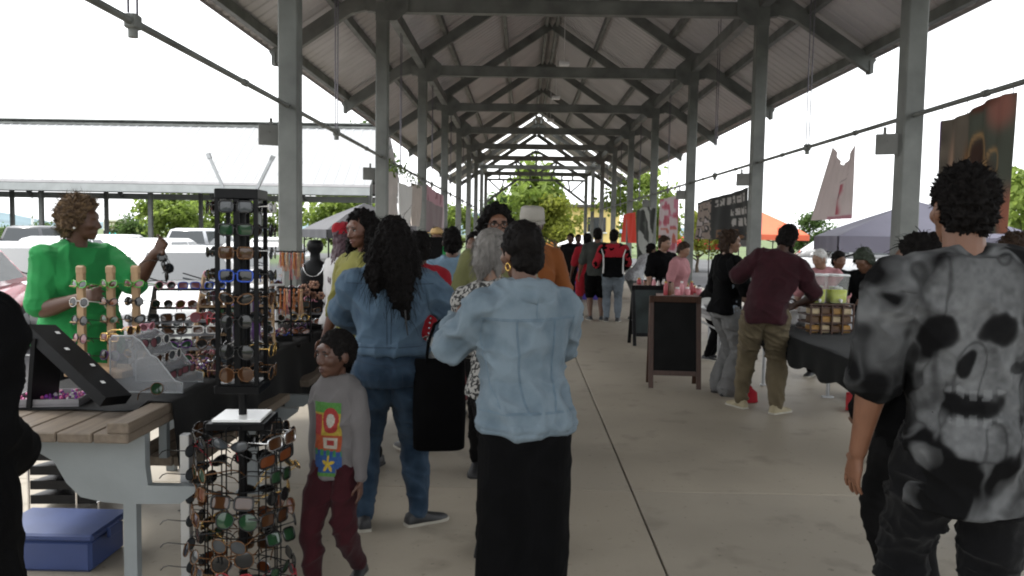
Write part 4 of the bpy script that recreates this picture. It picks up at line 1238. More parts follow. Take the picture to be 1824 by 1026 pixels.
def w_lblue():
    x, y, _ = pp(805, 0, '', 7.0)
    p = Person('woman in light blue shirt, dark red patterned skirt and short black hair, seen from behind', (x, y, 0), R(12), 1.63, 'f', 1.12, SK_M, hand_l=(-.22, .28, 1.0), hand_r=(.22, .26, 1.0), elbow_l=(-1, -.4, 0), elbow_r=(1, -.4, 0), voxel=.010)
    p.body(); p.shirt(F_LBLUE, hem=.56, sleeve=1.3, add=.022, wr=.011, flare=0)
    p.skirt(fabric('red_pattern', (.03, .01, .012), 0, 40, col2=(.11, .03, .03), ramp=(.45, .55)), .60, .10, .12); p.shoes(SH_BLACK)
    p.hair(H_BLACK, vol=1.10, noise=.012, strands=250, slen=.04)
w_lblue()

# ---- farther people: (u, Y, facing, H, sex, build, skin, top, sleeve, bottom kind, bottom mat, hair mat, label, extra)
def simple(u, Y, rz, H, sex, b, skin, top, sl, kind, bm, hm, label, vol=1.08, lean=0, tails=(), shoe=SH_BLACK, head=(0, 0, 0), name='shirt', eyes=False, group=None, **k):
    x, y, _ = pp(u, 0, '', Y)
    p = Person(label, (x, y, 0), R(rz), H, sex, b, skin, lean=lean, head=head, voxel=.013 if Y < 10 else .015, group=group, **k)
    p.body(bare_legs=(.3, 2) if kind == 'shorts' else None)
    if eyes: p.eyes(.9)
    p.shirt(top, hem=.49, sleeve=sl, add=.02, wr=.009, name=name)
    if kind == 'shorts': p.trousers(bm, .58, .95, .03, name='shorts')
    elif kind == 'skirt': p.skirt(bm)
    else: p.trousers(bm, .565, 1.96, .014)
    p.shoes(shoe, SOLE)
    p.hair(hm, vol=vol, noise=.01, strands=120 if Y < 12 else 40, slen=.05, down=.4, tails=tails)
    return p
LONG = [([(0, -.06, 0), (0, -.085, -.12), (0, -.09, -.24)], [.075, .075, .035])]
q = simple(1046, 15.9, 10, 1.62, 'm', 1.0, SK_D, F_RED, .9, 'shorts', F_RED, H_BLACK, 'person in red shirt and long red shorts in the group down the aisle')
q = simple(1064, 15.2, 0, 1.72, 'm', 1.1, SK_M, fabric('charcoal', (.035, .038, .034), .2), .9, 'shorts', F_BLACK, H_BLACK, 'man in charcoal t-shirt and black shorts standing in the aisle', vol=1.05)
def jacket_red():
    p = simple(1093, 15.0, -6, 1.70, 'm', 1.1, SK_D, F_BLACK, 1.92, 'trousers', fabric('grey_jeans', (.11, .13, .15), .2), H_BLACK, 'person in red and black sports jacket with white piping seen from behind', name='jacket', hand_r=(.24, .34, .98), hand_l=(-.3, .16, .9))
    mb = MB(); p.torso(mb, .70, .845, .026)
    for q in (-1, 1): p.arm(mb, q, 0, 1.25, .022)
    p.cloth('red_yoke', mb, F_RED, 1, .006)
    w = MB()
    for q in (-1, 1):
        w.tube([p.up(V((q * x_ * 1.1, -y_, z_ * p.H))) for x_, y_, z_ in ((.20, .09, .79), (.165, .145, .72), (.16, .15, .62), (.165, .145, .53))], [.008, .012, .014, .016], 6)
    w.build('white_piping', F_WHITE, p.root)
jacket_red()
q = simple(1132, 15.3, -70, 1.55, 'f', 1.1, SK_M, fabric('pale_print', (.42, .43, .45), .3, 30), .8, 'shorts', fabric('grey_shorts', (.13, .14, .14)), H_BLACK, 'shopper in pale print shirt and grey shorts bending over the pink table', lean=34, hand_r=(.16, .62, .85), hand_l=(-.16, .60, .85))
q = simple(1016, 19.5, 160, 1.62, 'f', 1.05, SK_D, F_BLACK2, 1.0, 'trousers', F_BLACK, H_BLACK, 'person in black top by the purple covered table down the aisle')
q = simple(1030, 21.5, 190, 1.6, 'm', 1.0, SK_D, fabric('plum', (.10, .02, .05)), 1.0, 'trousers', F_BLACK, H_BLACK, 'person in plum coloured top farthest down the aisle')
q = simple(1181, 12.6, 205, 1.60, 'm', 1.05, SK_L, F_BLACK, .9, 'trousers', F_BLACK2, H_BROWN, 'seller in black t-shirt behind the pink table', head=(20, 10, 0), eyes=True)
q = simple(1206, 11.9, 235, 1.52, 'f', 1.1, SK_L, F_PINK, .9, 'trousers', F_BLACK2, H_BROWN, 'seller in pink shirt behind the pink table beside the white and pink banner', head=(0, 20, 0), lean=6)
q = simple(1268, 10.6, 240, 1.42, 'f', 1.15, SK_M, F_BLACK2, 1.9, 'trousers', F_BLACK, H_BLACK, 'seller in dark clothes bent over between the right columns', lean=24, tails=LONG)
q = simple(1465, 9.4, 150, 1.50, 'm', 1.1, SK_L, F_PINK, .9, 'trousers', F_BLACK2, H_WHITE, 'white haired elder in pink shirt behind the lemonade table', lean=14, head=(-30, 18, 0), vol=1.0)
q = simple(1487, 9.8, 170, 1.46, 'f', 1.0, SK_M, F_BLACK, 1.9, 'trousers', F_BLACK2, H_BLACK, 'dark haired person in black beside the white haired elder', lean=10, head=(30, 10, 0))
def vendor():
    p = simple(1572, 8.35, 128, 1.62, 'f', 1.15, SK_M, F_BLACK, 1.9, 'trousers', fabric('blue_jeans', (.07, .12, .24)), mat('hair_dark_green', (.02, .028, .016), .7, .4, 40), 'seller with greenish dark hair in black top leaning over the lemonade table', vol=1.2, lean=34, head=(0, 25, 0), hand_l=(-.2, .62, 1.0), hand_r=(.2, .60, .98), shoe=SH_WHITE)
    return p
vendor()
q = simple(778, 10.8, 190, 1.66, 'm', 1.05, SK_M, F_GREEN, .9, 'trousers', F_KHAKI, H_BROWN, 'person in green shirt and tan hat far down the left side', eyes=False)
k_, c_, r_ = q.hk, q.hc, q.hrot
mb = MB(); mb.ball(c_ + r_ @ V((0, 0, .06 * k_)), (.09 * k_, .10 * k_, .07 * k_), r_); mb.loft([ell(c_ + V((0, 0, .045 * k_)), .15 * k_, .16 * k_, 20), ell(c_ + V((0, 0, .055 * k_)), .15 * k_, .16 * k_, 20)])
mb.build('hat', mat('straw', (.42, .28, .12), .8, .2, 30), q.root)
q = simple(846, 7.6, 170, 1.60, 'f', 1.05, SK_M, fabric('olive_print', (.20, .19, .07), .3, 30), 1.0, 'trousers', F_BLACK2, H_BLACK, 'woman in olive print top behind the grey haired woman', tails=LONG)
q = simple(748, 5.9, 20, 1.60, 'f', 1.0, SK_M, F_RED, .9, 'trousers', F_BLACK2, H_BLACK, 'person in bright red top hidden behind the woman with long black hair', hand_l=(-.1, .25, 1.0), hand_r=(.1, .25, 1.0))
bpy.data.scenes.remove(TMP)
# =================================================================== cars
M_GLASS = mat('car_glass', (.02, .025, .028), .05, .1, 2, spec=.8)
M_TYRE = mat('tyre', (.02, .02, .02), .85, .2, 30)
M_LAMP = mat('lamp_clear', (.6, .6, .6), .1, .05, 4)
M_TAIL = mat('lamp_red', (.45, .02, .02), .2, .05, 4)
M_PLATE = mat('number_plate_white', (.6, .62, .6), .5, .05, 4)
def rr(x, z0, z1, y, n=12):
    out = []
    for k in range(n):
        a = 2 * math.pi * k / n; c, s_ = math.cos(a), math.sin(a)
        out.append(((x) * math.copysign(abs(c) ** .35, c), y, (z0 + z1) / 2 + (z1 - z0) / 2 * math.copysign(abs(s_) ** .45, s_)))
    return out
CAR_ME = {}
def car_meshes(kind):
    if kind in CAR_ME: return CAR_ME[kind]
    tall = {'sedan': 0.0, 'suv': .22, 'van': .35}[kind]
    st = [(-2.28, .42, .72, .66), (-2.2, .30, .95, .83), (-1.7, .24, 1.02, .90), (-.5, .22, 1.0, .91), (.7, .22, .99, .91), (1.25, .24, .95, .90), (1.8, .26, .86, .87), (2.15, .30, .76, .80), (2.27, .42, .64, .64)]
    st = [(y, zb + tall * .25, zt + tall * .7, w) for y, zb, zt, w in st]
    b = MB(); b.loft([rr(w, zb, zt, y) for y, zb, zt, w in st])
    z0, z1 = .96 + tall * .7, 1.44 + tall * 1.25
    back, rb = (-1.95, -1.35) if kind == 'sedan' else (-2.1, -1.95)
    fr, rf = 1.05, .15
    lo = [(-.84, back), (.84, back), (.84, -.4), (.82, .5), (.74, fr), (-.74, fr), (-.82, .5), (-.84, -.4)]
    hi = [(-.62, rb), (.62, rb), (.64, -.4), (.63, .0), (.56, rf), (-.56, rf), (-.63, .0), (-.64, -.4)]
    c = MB(); n = 8
    rings = []
    for t in (0, .5, .93, 1.0):
        z = z0 + (z1 - z0) * t; sh = t if t < .95 else 1.0
        k = 1 if t < .95 else .86
        rings.append([((lo[i][0] * (1 - sh) + hi[i][0] * sh) * k, (lo[i][1] * (1 - sh) + hi[i][1] * sh) * (k if t >= .95 else 1), z + (.03 if t == 1 else 0)) for i in range(n)])
    c.loft(rings)
    def pane(i, j, t0=.12, t1=.88, u0=.06, u1=.94, off=.006):
        q = []
        for (u, t) in ((u0, t0), (u1, t0), (u1, t1), (u0, t1)):
            a = V((lo[i][0] * (1 - t) + hi[i][0] * t, lo[i][1] * (1 - t) + hi[i][1] * t, z0 + (z1 - z0) * t))
            e = V((lo[j][0] * (1 - t) + hi[j][0] * t, lo[j][1] * (1 - t) + hi[j][1] * t, z0 + (z1 - z0) * t))
            q.append(a.lerp(e, u))
        nn = (q[1] - q[0]).cross(q[3] - q[0]).normalized()
        if nn.dot(V((q[0].x + q[1].x, q[0].y + q[1].y + .6, 0))) < 0: nn = -nn
        m_ = MB(); m_.add([p + nn * off for p in q] + [p - nn * .01 for p in q], [(0, 1, 2, 3), (4, 7, 6, 5), (0, 4, 5, 1), (1, 5, 6, 2), (2, 6, 7, 3), (3, 7, 4, 0)])
        return m_
    parts = {'windscreen': pane(4, 5).mesh('windscreen', M_GLASS), 'rear_window': pane(0, 1).mesh('rear_window', M_GLASS)}
    sides = []
    for (i, j) in ((1, 2), (2, 3), (7, 0), (6, 7)): sides.append(pane(i, j, u0=.05, u1=.95).mesh('side_window', M_GLASS))
    w = MB(); w.tube([(-.11, 0, 0), (.11, 0, 0)], .335, 20); w.tube([(-.115, 0, 0), (.115, 0, 0)], .21, 14, mi=1)
    wm = w.mesh('wheel', [M_TYRE, M_ALU])
    CAR_ME[kind] = (b, c, parts, sides, wm, tall)
    return CAR_ME[kind]
def car(loc, rz, kind, col, label, cname, group='parked cars in the lot'):
    b, c, parts, sides, wm, tall = car_meshes(kind)
    pm = mat('car_paint_' + cname, col, .3, .03, 2, coat=.6)
    o = empty('parked_car', loc, rz, label, 'car', group)
    put('body', b.mesh('body', pm), o); put('cabin', c.mesh('cabin', pm), o)
    for k, me in parts.items(): put(k, me, o)
    for me in sides: put('side_window', me, o)
    for sx in (-1, 1):
        for y in (-1.42, 1.40): put('wheel', wm, o, (sx * .80, y, .335))
        MB().ball((sx * .66, 2.12, .66 + tall * .55), (.17, .11, .075), None, 10, 6).build('headlight', M_LAMP, o)
        MB().ball((sx * .70, -2.16, .80 + tall * .55), (.12, .10, .10), None, 10, 6).build('tail_light', M_TAIL, o)
        m_ = MB(); m_.ball((sx * 1.0, .72, 1.0 + tall * .7), (.11, .07, .075), None, 10, 6); m_.beam((sx * .84, .72, .97 + tall * .7), (sx * .98, .72, .97 + tall * .7), .05, .04); m_.build('wing_mirror', pm, o)
    MB().box((0, 2.235, .50 + tall * .4), (1.0, .05, .12)).build('grille', M_BLACK, o)
    MB().box((0, 2.285, .42 + tall * .3), (.34, .02, .12)).build('licence_plate', M_PLATE, o)
    wp = MB()
    for sx in (-.38, .25): wp.beam((sx, 1.05, z_w(tall)), (sx + .42, .86, z_w(tall) + .13), .016, .016)
    wp.build('wiper', M_BLACK, o)
    return o
def z_w(tall): return .985 + tall * .72
LOT = -.15
car((-5.1, 12.2, LOT), R(180 + 24), 'sedan', (.62, .62, .62), 'white car nosed up to the pavilion behind the reaching woman in green', 'white')
car((-7.3, 9.5, LOT), R(180 + 18), 'sedan', (.42, .03, .06), 'red car at the left edge behind the woman in green', 'red')
car((-5.6, 17.0, LOT), R(180 + 20), 'sedan', (.66, .66, .66), 'white hatchback beside the nearest left column', 'white')
car((-8.3, 13.2, LOT), R(180 + 24), 'sedan', (.62, .62, .62), 'white sedan behind the back of the woman in green', 'white')
fc = [(-21.5, 31, 'sedan', (.10, .02, .02), 'dark_red', 'dark red'), (-18.2, 31.5, 'suv', (.05, .05, .055), 'charcoal', 'charcoal'), (-15.0, 30.5, 'sedan', (.62, .62, .62), 'white', 'white'), (-12.0, 31.2, 'suv', (.45, .46, .48), 'silver', 'silver'),
      (-9.1, 30.6, 'sedan', (.62, .62, .62), 'white', 'white'), (-6.1, 31.4, 'van', (.04, .06, .10), 'navy', 'navy'), (-12.4, 22.5, 'sedan', (.62, .62, .62), 'white', 'white'), (-9.6, 22.0, 'sedan', (.50, .50, .51), 'pale_grey', 'pale grey')]
desc = ['dark red sedan parked farthest left before the far pavilion', 'charcoal SUV parked beside the dark red sedan', 'white sedan parked between the charcoal SUV and silver SUV', 'silver SUV parked in the row before the far pavilion',
        'white sedan parked beside the navy van', 'navy van at the right end of the row before the far pavilion', 'white sedan in the middle row of the parking lot', 'pale grey sedan in the middle row of the parking lot']
for (x, y, k, c, cn, nm), ds in zip(fc, desc): car((x, y, LOT), R(90 if k != 'van' else 0) * 0 + R(random.uniform(-4, 4)), k, c, ds, cn)
car((9.6, 25.5, LOT), R(80), 'van', (.66, .66, .66), 'white van parked beyond the grey canopy on the right', 'white')
car((12.5, 30.0, LOT), R(100), 'suv', (.42, .03, .06), 'red car parked beyond the white van on the right', 'red')

# =================================================================== canopies
def canopy(cx, cy, rz, size, z_eave, z_top, col, label, base=LOT, cname='c', val=.22):
    o = empty('pop_up_canopy', (cx, cy, base), R(rz), label, 'canopy')
    m = mat('canopy_' + cname, col, .75, .08, 2, .15, 40)
    h = size / 2; e, t = z_eave - base, z_top - base
    roof = MB(); n = 8
    for a in range(4):
        rot = Matrix.Rotation(a * math.pi / 2, 3, 'Z')
        grid = []
        for i in range(n + 1):
            s = i / n
            grid.append([rot @ V(((-h + 2 * h * j / n) * (1 - s), -h * (1 - s), e + (t - e) * (s ** .9) - .05 * math.sin(math.pi * s) * math.sin(math.pi * j / n))) for j in range(n + 1)])
        roof.sheet(grid)
    roof.build('canopy_roof', m, o)
    for a in range(4):
        rot = Matrix.Rotation(a * math.pi / 2, 3, 'Z')
        v = MB(); v.sheet([[rot @ V((-h + 2 * h * j / 16, -h - .012 - .01 * math.sin(j * 1.3), e - val * q)) for j in range(17)] for q in (0, .5, 1)], thick=.004); v.build('valance', m, o)
    for sx in (-1, 1):
        for sy in (-1, 1):
            MB().box((sx * (h - .04), sy * (h - .04), e / 2), (.035, .035, e)).build('leg', M_BLACKM, o)
    f = MB()
    for a in range(4):
        rot = Matrix.Rotation(a * math.pi / 2, 3, 'Z')
        for q in range(4):
            x0, x1 = -h + .04 + q * (2 * h - .08) / 4, -h + .04 + (q + 1) * (2 * h - .08) / 4
            f.beam(rot @ V((x0, -h + .05, e - (.10 if q % 2 else .30))), rot @ V((x1, -h + .05, e - (.30 if q % 2 else .10))), .015, .025)
    f.build('truss_bars', M_BLACKM, o)
    return o
canopy(5.75, 12.0, -12.6, 2.5, 1.64, 2.16, (.20, .19, .24), 'lilac grey pop up canopy beside the second right column', cname='grey')
canopy(9.7, 34, 10, 3.0, 1.72, 2.72, (.62, .13, .06), 'orange red pop up canopy behind the man in maroon', cname='orange')
canopy(8.6, 41, 0, 2.4, 1.2, 1.8, (.55, .05, .04), 'small red canopy beside the black printed banner', cname='red')
canopy(3.9, 54, 0, 3.1, .95, 1.55, (.75, .75, .75), 'white canopy at the end of the aisle before the yellow building', cname='white', val=.15)
canopy(-4.3, 22, 28, 2.7, 1.62, 2.35, (.05, .05, .055), 'dark grey canopy left of the columns near the white van', cname='dark')

# =================================================================== left stall: picnic tables
M_PLANK = mat('table_plank', (.150, .118, .088), .7, .22, 5, .25, 40, stretch=(9, .7, 9))
M_FRAME = mat('frame_paint', (.21, .23, .235), .5, .07, 6, .08, 50)
TX0, TX1, TZ = -2.44, -1.56, .775
def picnic_table(y0, y1, label):
    o = empty('picnic_table', ((TX0 + TX1) / 2, (y0 + y1) / 2, 0), 0, label, 'table', 'picnic tables carrying the sunglasses')
    ox, oy = (TX0 + TX1) / 2, (y0 + y1) / 2
    w = (TX1 - TX0) / 6
    for k in range(6): MB().box((TX0 + w * (k + .5) - ox, 0, TZ - .02), (w - .006, y1 - y0, .04), bev=.005).build('top_plank', M_PLANK, o)
    MB().box((TX1 - .045 - ox, 0, TZ + .022), (.09, y1 - y0, .044), bev=.004).build('edge_board', M_PLANK, o)
    for k in range(3): MB().box((-1.74 + .115 * k - ox, .22, .545 + random.uniform(-.001, .001)), (.109, y1 - y0 - .4, .045), bev=.005).build('bench_plank', M_PLANK, o)
    for yy in (y0 + .17, y1 - .17):
        prof = [(TX0 + .03, TZ - .041), (TX0 + .03, TZ - .10), (-2.25, TZ - .11), (-2.02, TZ - .12), (-1.95, TZ - .16), (-1.90, TZ - .25), (-1.84, TZ - .31), (-1.74, TZ - .33), (-1.66, TZ - .335), (-1.66, 0), (-1.605, 0), (-1.605, TZ - .335), (-1.42, TZ - .33), (-1.36, TZ - .285), (-1.35, TZ - .255), (-1.555, TZ - .255), (-1.565, TZ - .17), (-1.565, TZ - .041)]
        f = MB(); f.prism([(a - ox, b) for a, b in prof], 'y', yy - oy - .022, yy - oy + .022)
        f.box((TX0 + .14 - ox, yy - oy, (TZ - .10) / 2), (.055, .05, TZ - .10)); f.box((-1.6325 - ox, yy - oy, .008), (.16, .14, .016))
        f.build('end_frame', M_FRAME, o)
    for q in (.22, .5, .78): MB().box((-1.60 - ox, (y0 + (y1 - y0) * q) - oy, (TZ - .04 + .567) / 2), (.035, .035, TZ - .04 - .567)).build('bench_bracket', M_FRAME, o)
    return o
picnic_table(3.18, 5.05, 'weathered plank picnic table with grey metal frame nearest the camera')
picnic_table(5.10, 7.00, 'plank picnic table under black cloth behind the first picnic table')
# black cloth over the tables
F_CLOTH = fabric('table_cover', (.006, .006, .0065), .25, 6, .8, .3, 150, spec=.2)
g = []; rows = 60
for i in range(rows + 1):
    y = 3.56 + 3.42 * i / rows; row = []
    for j in range(30):
        if j <= 16: x, z = TX0 + .02 + (TX1 - TX0 - .01) * j / 16, TZ + (.052 if j >= 14 else .009) + .003 * math.sin(i * .7 + j)
        else:
            q = (j - 16) / 13; dr = .30 + .05 * math.sin(i * .33) + (.16 if i > 18 else 0)
            x, z = TX1 + .012 + .025 * q * math.sin(i * .8) + .03 * q, TZ + .05 - dr * q
        row.append((x, y, z))
    g.append(row)
tag(MB().sheet(g, thick=.004).build('tablecloth', F_CLOTH), 'black cloth spread over the picnic tables and hanging towards the aisle', 'tablecloth')

# =================================================================== sunglasses
def outline(style):
    pts = []
    for k in range(14):
        a = 2 * math.pi * k / 14; c, s = math.cos(a), math.sin(a)
        if style == 'aviator': x, z = .029 * c, .025 * s + (-.004 if s < 0 else 0); x += .004 * (-s if s < 0 else 0)
        elif style == 'round': x, z = .025 * c, .025 * s
        elif style == 'square': x, z = .029 * math.copysign(abs(c) ** .5, c), .021 * math.copysign(abs(s) ** .5, s)
        else: x, z = .030 * c, .019 * s + .008 * c * (1 if s > 0 else .4)
        pts.append((x, z))
    return pts
def glasses_meshes(style):
    ol = outline(style); f = MB()
    for q in (-1, 1):
        loop = [(q * (.036 + x), .004 * (abs(.036 + x) / .065) ** 2 * 1.6, z) for x, z in ol]
        f.tube(loop + [loop[0]], .0021 if style in ('aviator', 'round') else .0032, 5, cap=False)
        f.tube([(q * .064, .006, .008), (q * .069, .02, .008), (q * .071, .09, .006), (q * .068, .115, -.004), (q * .066, .132, -.022)], [.003, .0026, .0022, .0026, .0024], 5)
    f.tube([(-.010, .002, .006), (0, -.001, .009), (.010, .002, .006)], .0024, 5)
    if style == 'aviator': f.tube([(-.014, .002, .018), (0, 0, .019), (.014, .002, .018)], .0018, 5)
    l = MB(); l.add([(0, .0005, 0)] + [(x * .97, .004 * (abs(.036 + x) / .065) ** 2 * 1.6 + .0018, z * .97) for x, z in ol], [(0, k + 1, (k + 1) % 14 + 1) for k in range(14)], 0, True)
    r_ = MB(); r_.add([(0, .0005, 0)] + [(-x * .97, .004 * (abs(.036 + x) / .065) ** 2 * 1.6 + .0018, z * .97) for x, z in ol], [(0, (k + 1) % 14 + 1, k + 1) for k in range(14)], 0, True)
    return f, l, r_
GF = {'black': mat('frame_black', (.012, .012, .012), .25, .1, 20), 'gold': mat('frame_gold', (.65, .42, .14), .2, .1, 20, metal=1), 'silver': mat('frame_silver', (.6, .6, .6), .2, .1, 20, metal=1),
      'tortoise': mat('frame_tortoise', (.10, .045, .015), .25, .6, 90), 'red': mat('frame_red', (.30, .02, .03), .25, .1, 20), 'purple': mat('frame_purple', (.10, .03, .16), .25, .1, 20), 'blue': mat('frame_blue', (.02, .07, .40), .25, .1, 20),
      'green': mat('frame_green', (.05, .30, .03), .25, .1, 20), 'white': mat('frame_white', (.6, .58, .55), .3, .05, 20), 'pink': mat('frame_pink', (.55, .22, .28), .3, .05, 20)}
GL = {'dark': mat('lens_dark', (.010, .010, .010), .06, .1, 6, spec=.6), 'brown': mat('lens_brown', (.05, .022, .010), .06, .1, 6, spec=.6), 'green': mat('lens_green', (.015, .045, .02), .06, .1, 6, spec=.6),
      'amber': mat('lens_amber', (.12, .035, .012), .06, .1, 6, spec=.6), 'smoke': mat('lens_smoke', (.045, .05, .055), .06, .1, 6, spec=.6), 'pink': mat('lens_pink', (.16, .06, .07), .06, .1, 6, spec=.6)}
GME = {}
def gmesh(style, fr, ln):
    k = (style, fr, ln)
    if k not in GME:
        f, l, r_ = glasses_meshes(style)
        GME[k] = (f.mesh('sunglasses', GF[fr]), l.mesh('lens', GL[ln]), r_.mesh('lens', GL[ln]))
    return GME[k]
GCOUNT = {}
def sunglasses(mtx, style, fr, ln, label, group):
    f, l, r_ = gmesh(style, fr, ln)
    o = put('sunglasses', f); o.matrix_world = mtx
    tag(o, label, 'sunglasses', group)
    for me, sx in ((l, 1), (r_, -1)): put('lens', me, o, (sx * .036, 0, 0))
    return o
STY = ['aviator', 'square', 'round', 'cat']; SNAME = {'aviator': 'aviator', 'square': 'square', 'round': 'round', 'cat': 'cat eye'}
ORD = ['top', 'second', 'third', 'fourth', 'fifth', 'sixth', 'seventh', 'eighth', 'ninth', 'tenth']
grn = random.Random(11)

# ---- spinning display stand: black tower above a round wire carousel
RX, RY = -1.178, 3.40
so = empty('sunglasses_stand', (RX, RY, 0), R(4), 'tall black spinning sunglasses stand with square tower above a wire carousel', 'display stand')
M_RACK = mat('rack_black', (.004, .004, .0045), .4, .2, 20, spec=.2)
b = MB(); b.tube([(0, 0, .03), (0, 0, 1.74)], .017, 10); b.build('pole', M_RACK, so)
b = MB(); b.tube([(0, 0, 0), (0, 0, .03)], .20, 24); b.build('base', M_RACK, so)
b = MB(); b.box((0, 0, 1.742), (.175, .175, .042), bev=.004); b.build('header', M_RACK, so)
for sx in (-1, 1):
    for sy in (-1, 1):
        MB().box((sx * .078, sy * .078, 1.335), (.017, .014, .775)).build('post', M_RACK, so)
for sy in (-1, 1): MB().box((0, sy * .079, 1.335), (.024, .008, .775)).build('centre_strip', M_RACK, so)
b = MB(); b.box((0, 0, .935), (.185, .185, .035), bev=.004); b.box((0, 0, .956), (.16, .16, .006)); b.build('tray', M_RACK, so)
MB().box((0, 0, .808), (.20, .20, .012), bev=.002).build('top_plate', mat('plate_white', (.8, .8, .78), .25, .03), so)
MB().box((0, 0, .785), (.24, .24, .03), bev=.004).build('carousel_cap', M_RACK, so)
for sx, a in ((-1, 24), (1, 26)):
    b = MB(); q = V((sx * math.sin(R(a)), 0, math.cos(R(a)))); b.beam(V((sx * .066, -.02, 1.762)), V((sx * .066, -.02, 1.762)) + q * .155, .012, .006 + .008 * (sx > 0), up=(0, 1, 0)); b.beam(V((sx * .066, -.02, 1.762)) + q * .138, V((sx * .066, -.02, 1.762)) + q * .16, .016, .014, up=(0, 1, 0))
    b.build('sign_arm', M_ALU, so)
for k in range(6):
    a = R(60 * k + 30)
    for da in (-.17, .17):
        b = MB(); x, y = .155 * math.cos(a + da), .155 * math.sin(a + da); b.tube([(x, y, .04), (x, y, .785)], .0035, 6)
        b.tube([(x, y, .785), (x * .5, y * .5, .79)], .0035, 6); b.tube([(x, y, .04), (0, 0, .03)], .0035, 6); b.build('wire_upright', M_RACK, so)
for z in (.14, .33, .52, .71):
    MB().tube([(.155 * math.cos(t * math.pi / 12), .155 * math.sin(t * math.pi / 12), z) for t in range(25)], .003, 6).build('wire_ring', M_RACK, so)
SM = Matrix.Translation((RX, RY, 0)) @ Matrix.Rotation(R(4), 4, 'Z')
FACE = {0: 'camera side', 1: 'aisle side', 2: 'far side', 3: 'table side'}
up_sets = [('square', 'black', 'smoke'), ('square', 'green', 'green'), ('aviator', 'gold', 'brown'), ('square', 'blue', 'smoke'), ('cat', 'red', 'amber'), ('round', 'black', 'dark'), ('aviator', 'gold', 'amber'), ('aviator', 'silver', 'brown')]
up_sets = [('square', 'black', 'smoke'), ('square', 'black', 'green'), ('square', 'tortoise', 'brown'), ('square', 'blue', 'dark'), ('cat', 'tortoise', 'dark'), ('round', 'black', 'dark'), ('aviator', 'black', 'dark'), ('aviator', 'tortoise', 'brown')]
PAL = ['black'] * 6 + ['tortoise'] * 5 + ['gold'] * 2 + ['silver'] * 2 + ['red', 'purple', 'pink', 'blue', 'white']
LNS = ['dark'] * 4 + ['brown'] * 3 + ['amber', 'green', 'smoke', 'smoke', 'pink']
for face in range(4):
    for tr in range(8):
        if face != 0 and grn.random() < .12: continue
        z = 1.690 - tr * .094 - (.03 if tr > 5 else 0)
        st, fr, ln = up_sets[tr] if face == 0 else (grn.choice(STY), grn.choice(PAL), grn.choice(LNS))
        if face == 2 and tr in (1,): fr = 'black'
        m_ = SM @ Matrix.Rotation(R(90 * face), 4, 'Z') @ Matrix.Translation((0, -.097 - (.035 if face in (1, 3) else 0), z)) @ Matrix.Rotation(R(grn.uniform(-4, 4)), 4, 'X') @ Matrix.Rotation(R(grn.uniform(-3, 3)), 4, 'Y')
        if face == 0: m_ = m_ @ Matrix.Diagonal((1.04, 1.0, 1.12, 1))
        sunglasses(m_, st, fr, ln, '%s framed %s sunglasses on the tower, %s tier, %s' % (fr, SNAME[st], ORD[tr], FACE[face]), 'sunglasses on the square tower')
    rz_ = Matrix.Rotation(R(90 * face), 3, 'Z')
    for tr in range(8):
        z = 1.70 - tr * .094 - (.03 if tr > 5 else 0); b = MB(); b.tube([rz_ @ V((-.075, -.074, z)), rz_ @ V((.075, -.074, z))], .0025, 5); b.tube([rz_ @ V((0, -.074, z)), rz_ @ V((0, -.108, z + .01))], .004, 5); b.build('peg_bar', M_RACK, so)
CD = {0: 'camera side', 1: 'side near the boy', 2: 'far aisle side', 3: 'far side', 4: 'far table side', 5: 'near table side'}
for k in range(6):
    for tr in range(9):
        z = .735 - tr * .081
        st, fr, ln = grn.choice(STY), grn.choice(['black'] * 5 + ['tortoise'] * 4 + ['gold', 'silver', 'red', 'silver']), grn.choice(['dark'] * 4 + ['brown', 'brown', 'amber', 'green', 'smoke'])
        if tr > 0 and grn.random() < .14: continue
        m_ = SM @ Matrix.Rotation(R(60 * k + grn.uniform(-5, 5)), 4, 'Z') @ Matrix.Translation((grn.uniform(-.014, .014), -.180 - grn.uniform(0, .045), z + grn.uniform(-.014, .014))) @ Matrix.Rotation(R(grn.uniform(-30, 12)), 4, 'X') @ Matrix.Rotation(R(grn.uniform(-10, 10)), 4, 'Y') @ Matrix.Rotation(R(grn.uniform(-12, 12)), 4, 'Z') @ Matrix.Scale(grn.uniform(1.0, 1.3), 4)
        sunglasses(m_, st, fr, ln, '%s framed %s sunglasses on the wire carousel, %s row, %s' % (fr, SNAME[st], ORD[tr], CD[k]), 'sunglasses on the wire carousel')
# grey square post with sunglasses beside the carousel
go = empty('display_post', (-1.43, 3.42, 0), 0, 'grey metal display post of small sunglasses beside the wire carousel', 'display stand')
MB().box((0, 0, .36), (.04, .04, .72), bev=.003).build('post', M_ALU, go)
MB().box((0, 0, .01), (.22, .22, .02)).build('foot', M_ALU, go)
for k in range(6):
    sunglasses(Matrix.Translation((-1.43 + .05, 3.40, .66 - .1 * k)) @ Matrix.Rotation(R(75), 4, 'Z'), 'round', 'black', 'smoke', 'small dark sunglasses on the grey post, %s from the top' % ORD[k].replace('top', 'first'), 'sunglasses on the grey post')
    MB().tube([(0, 0, .67 - .1 * k), (.09, 0, .675 - .1 * k)], .003, 5).build('peg', M_RACK, go)

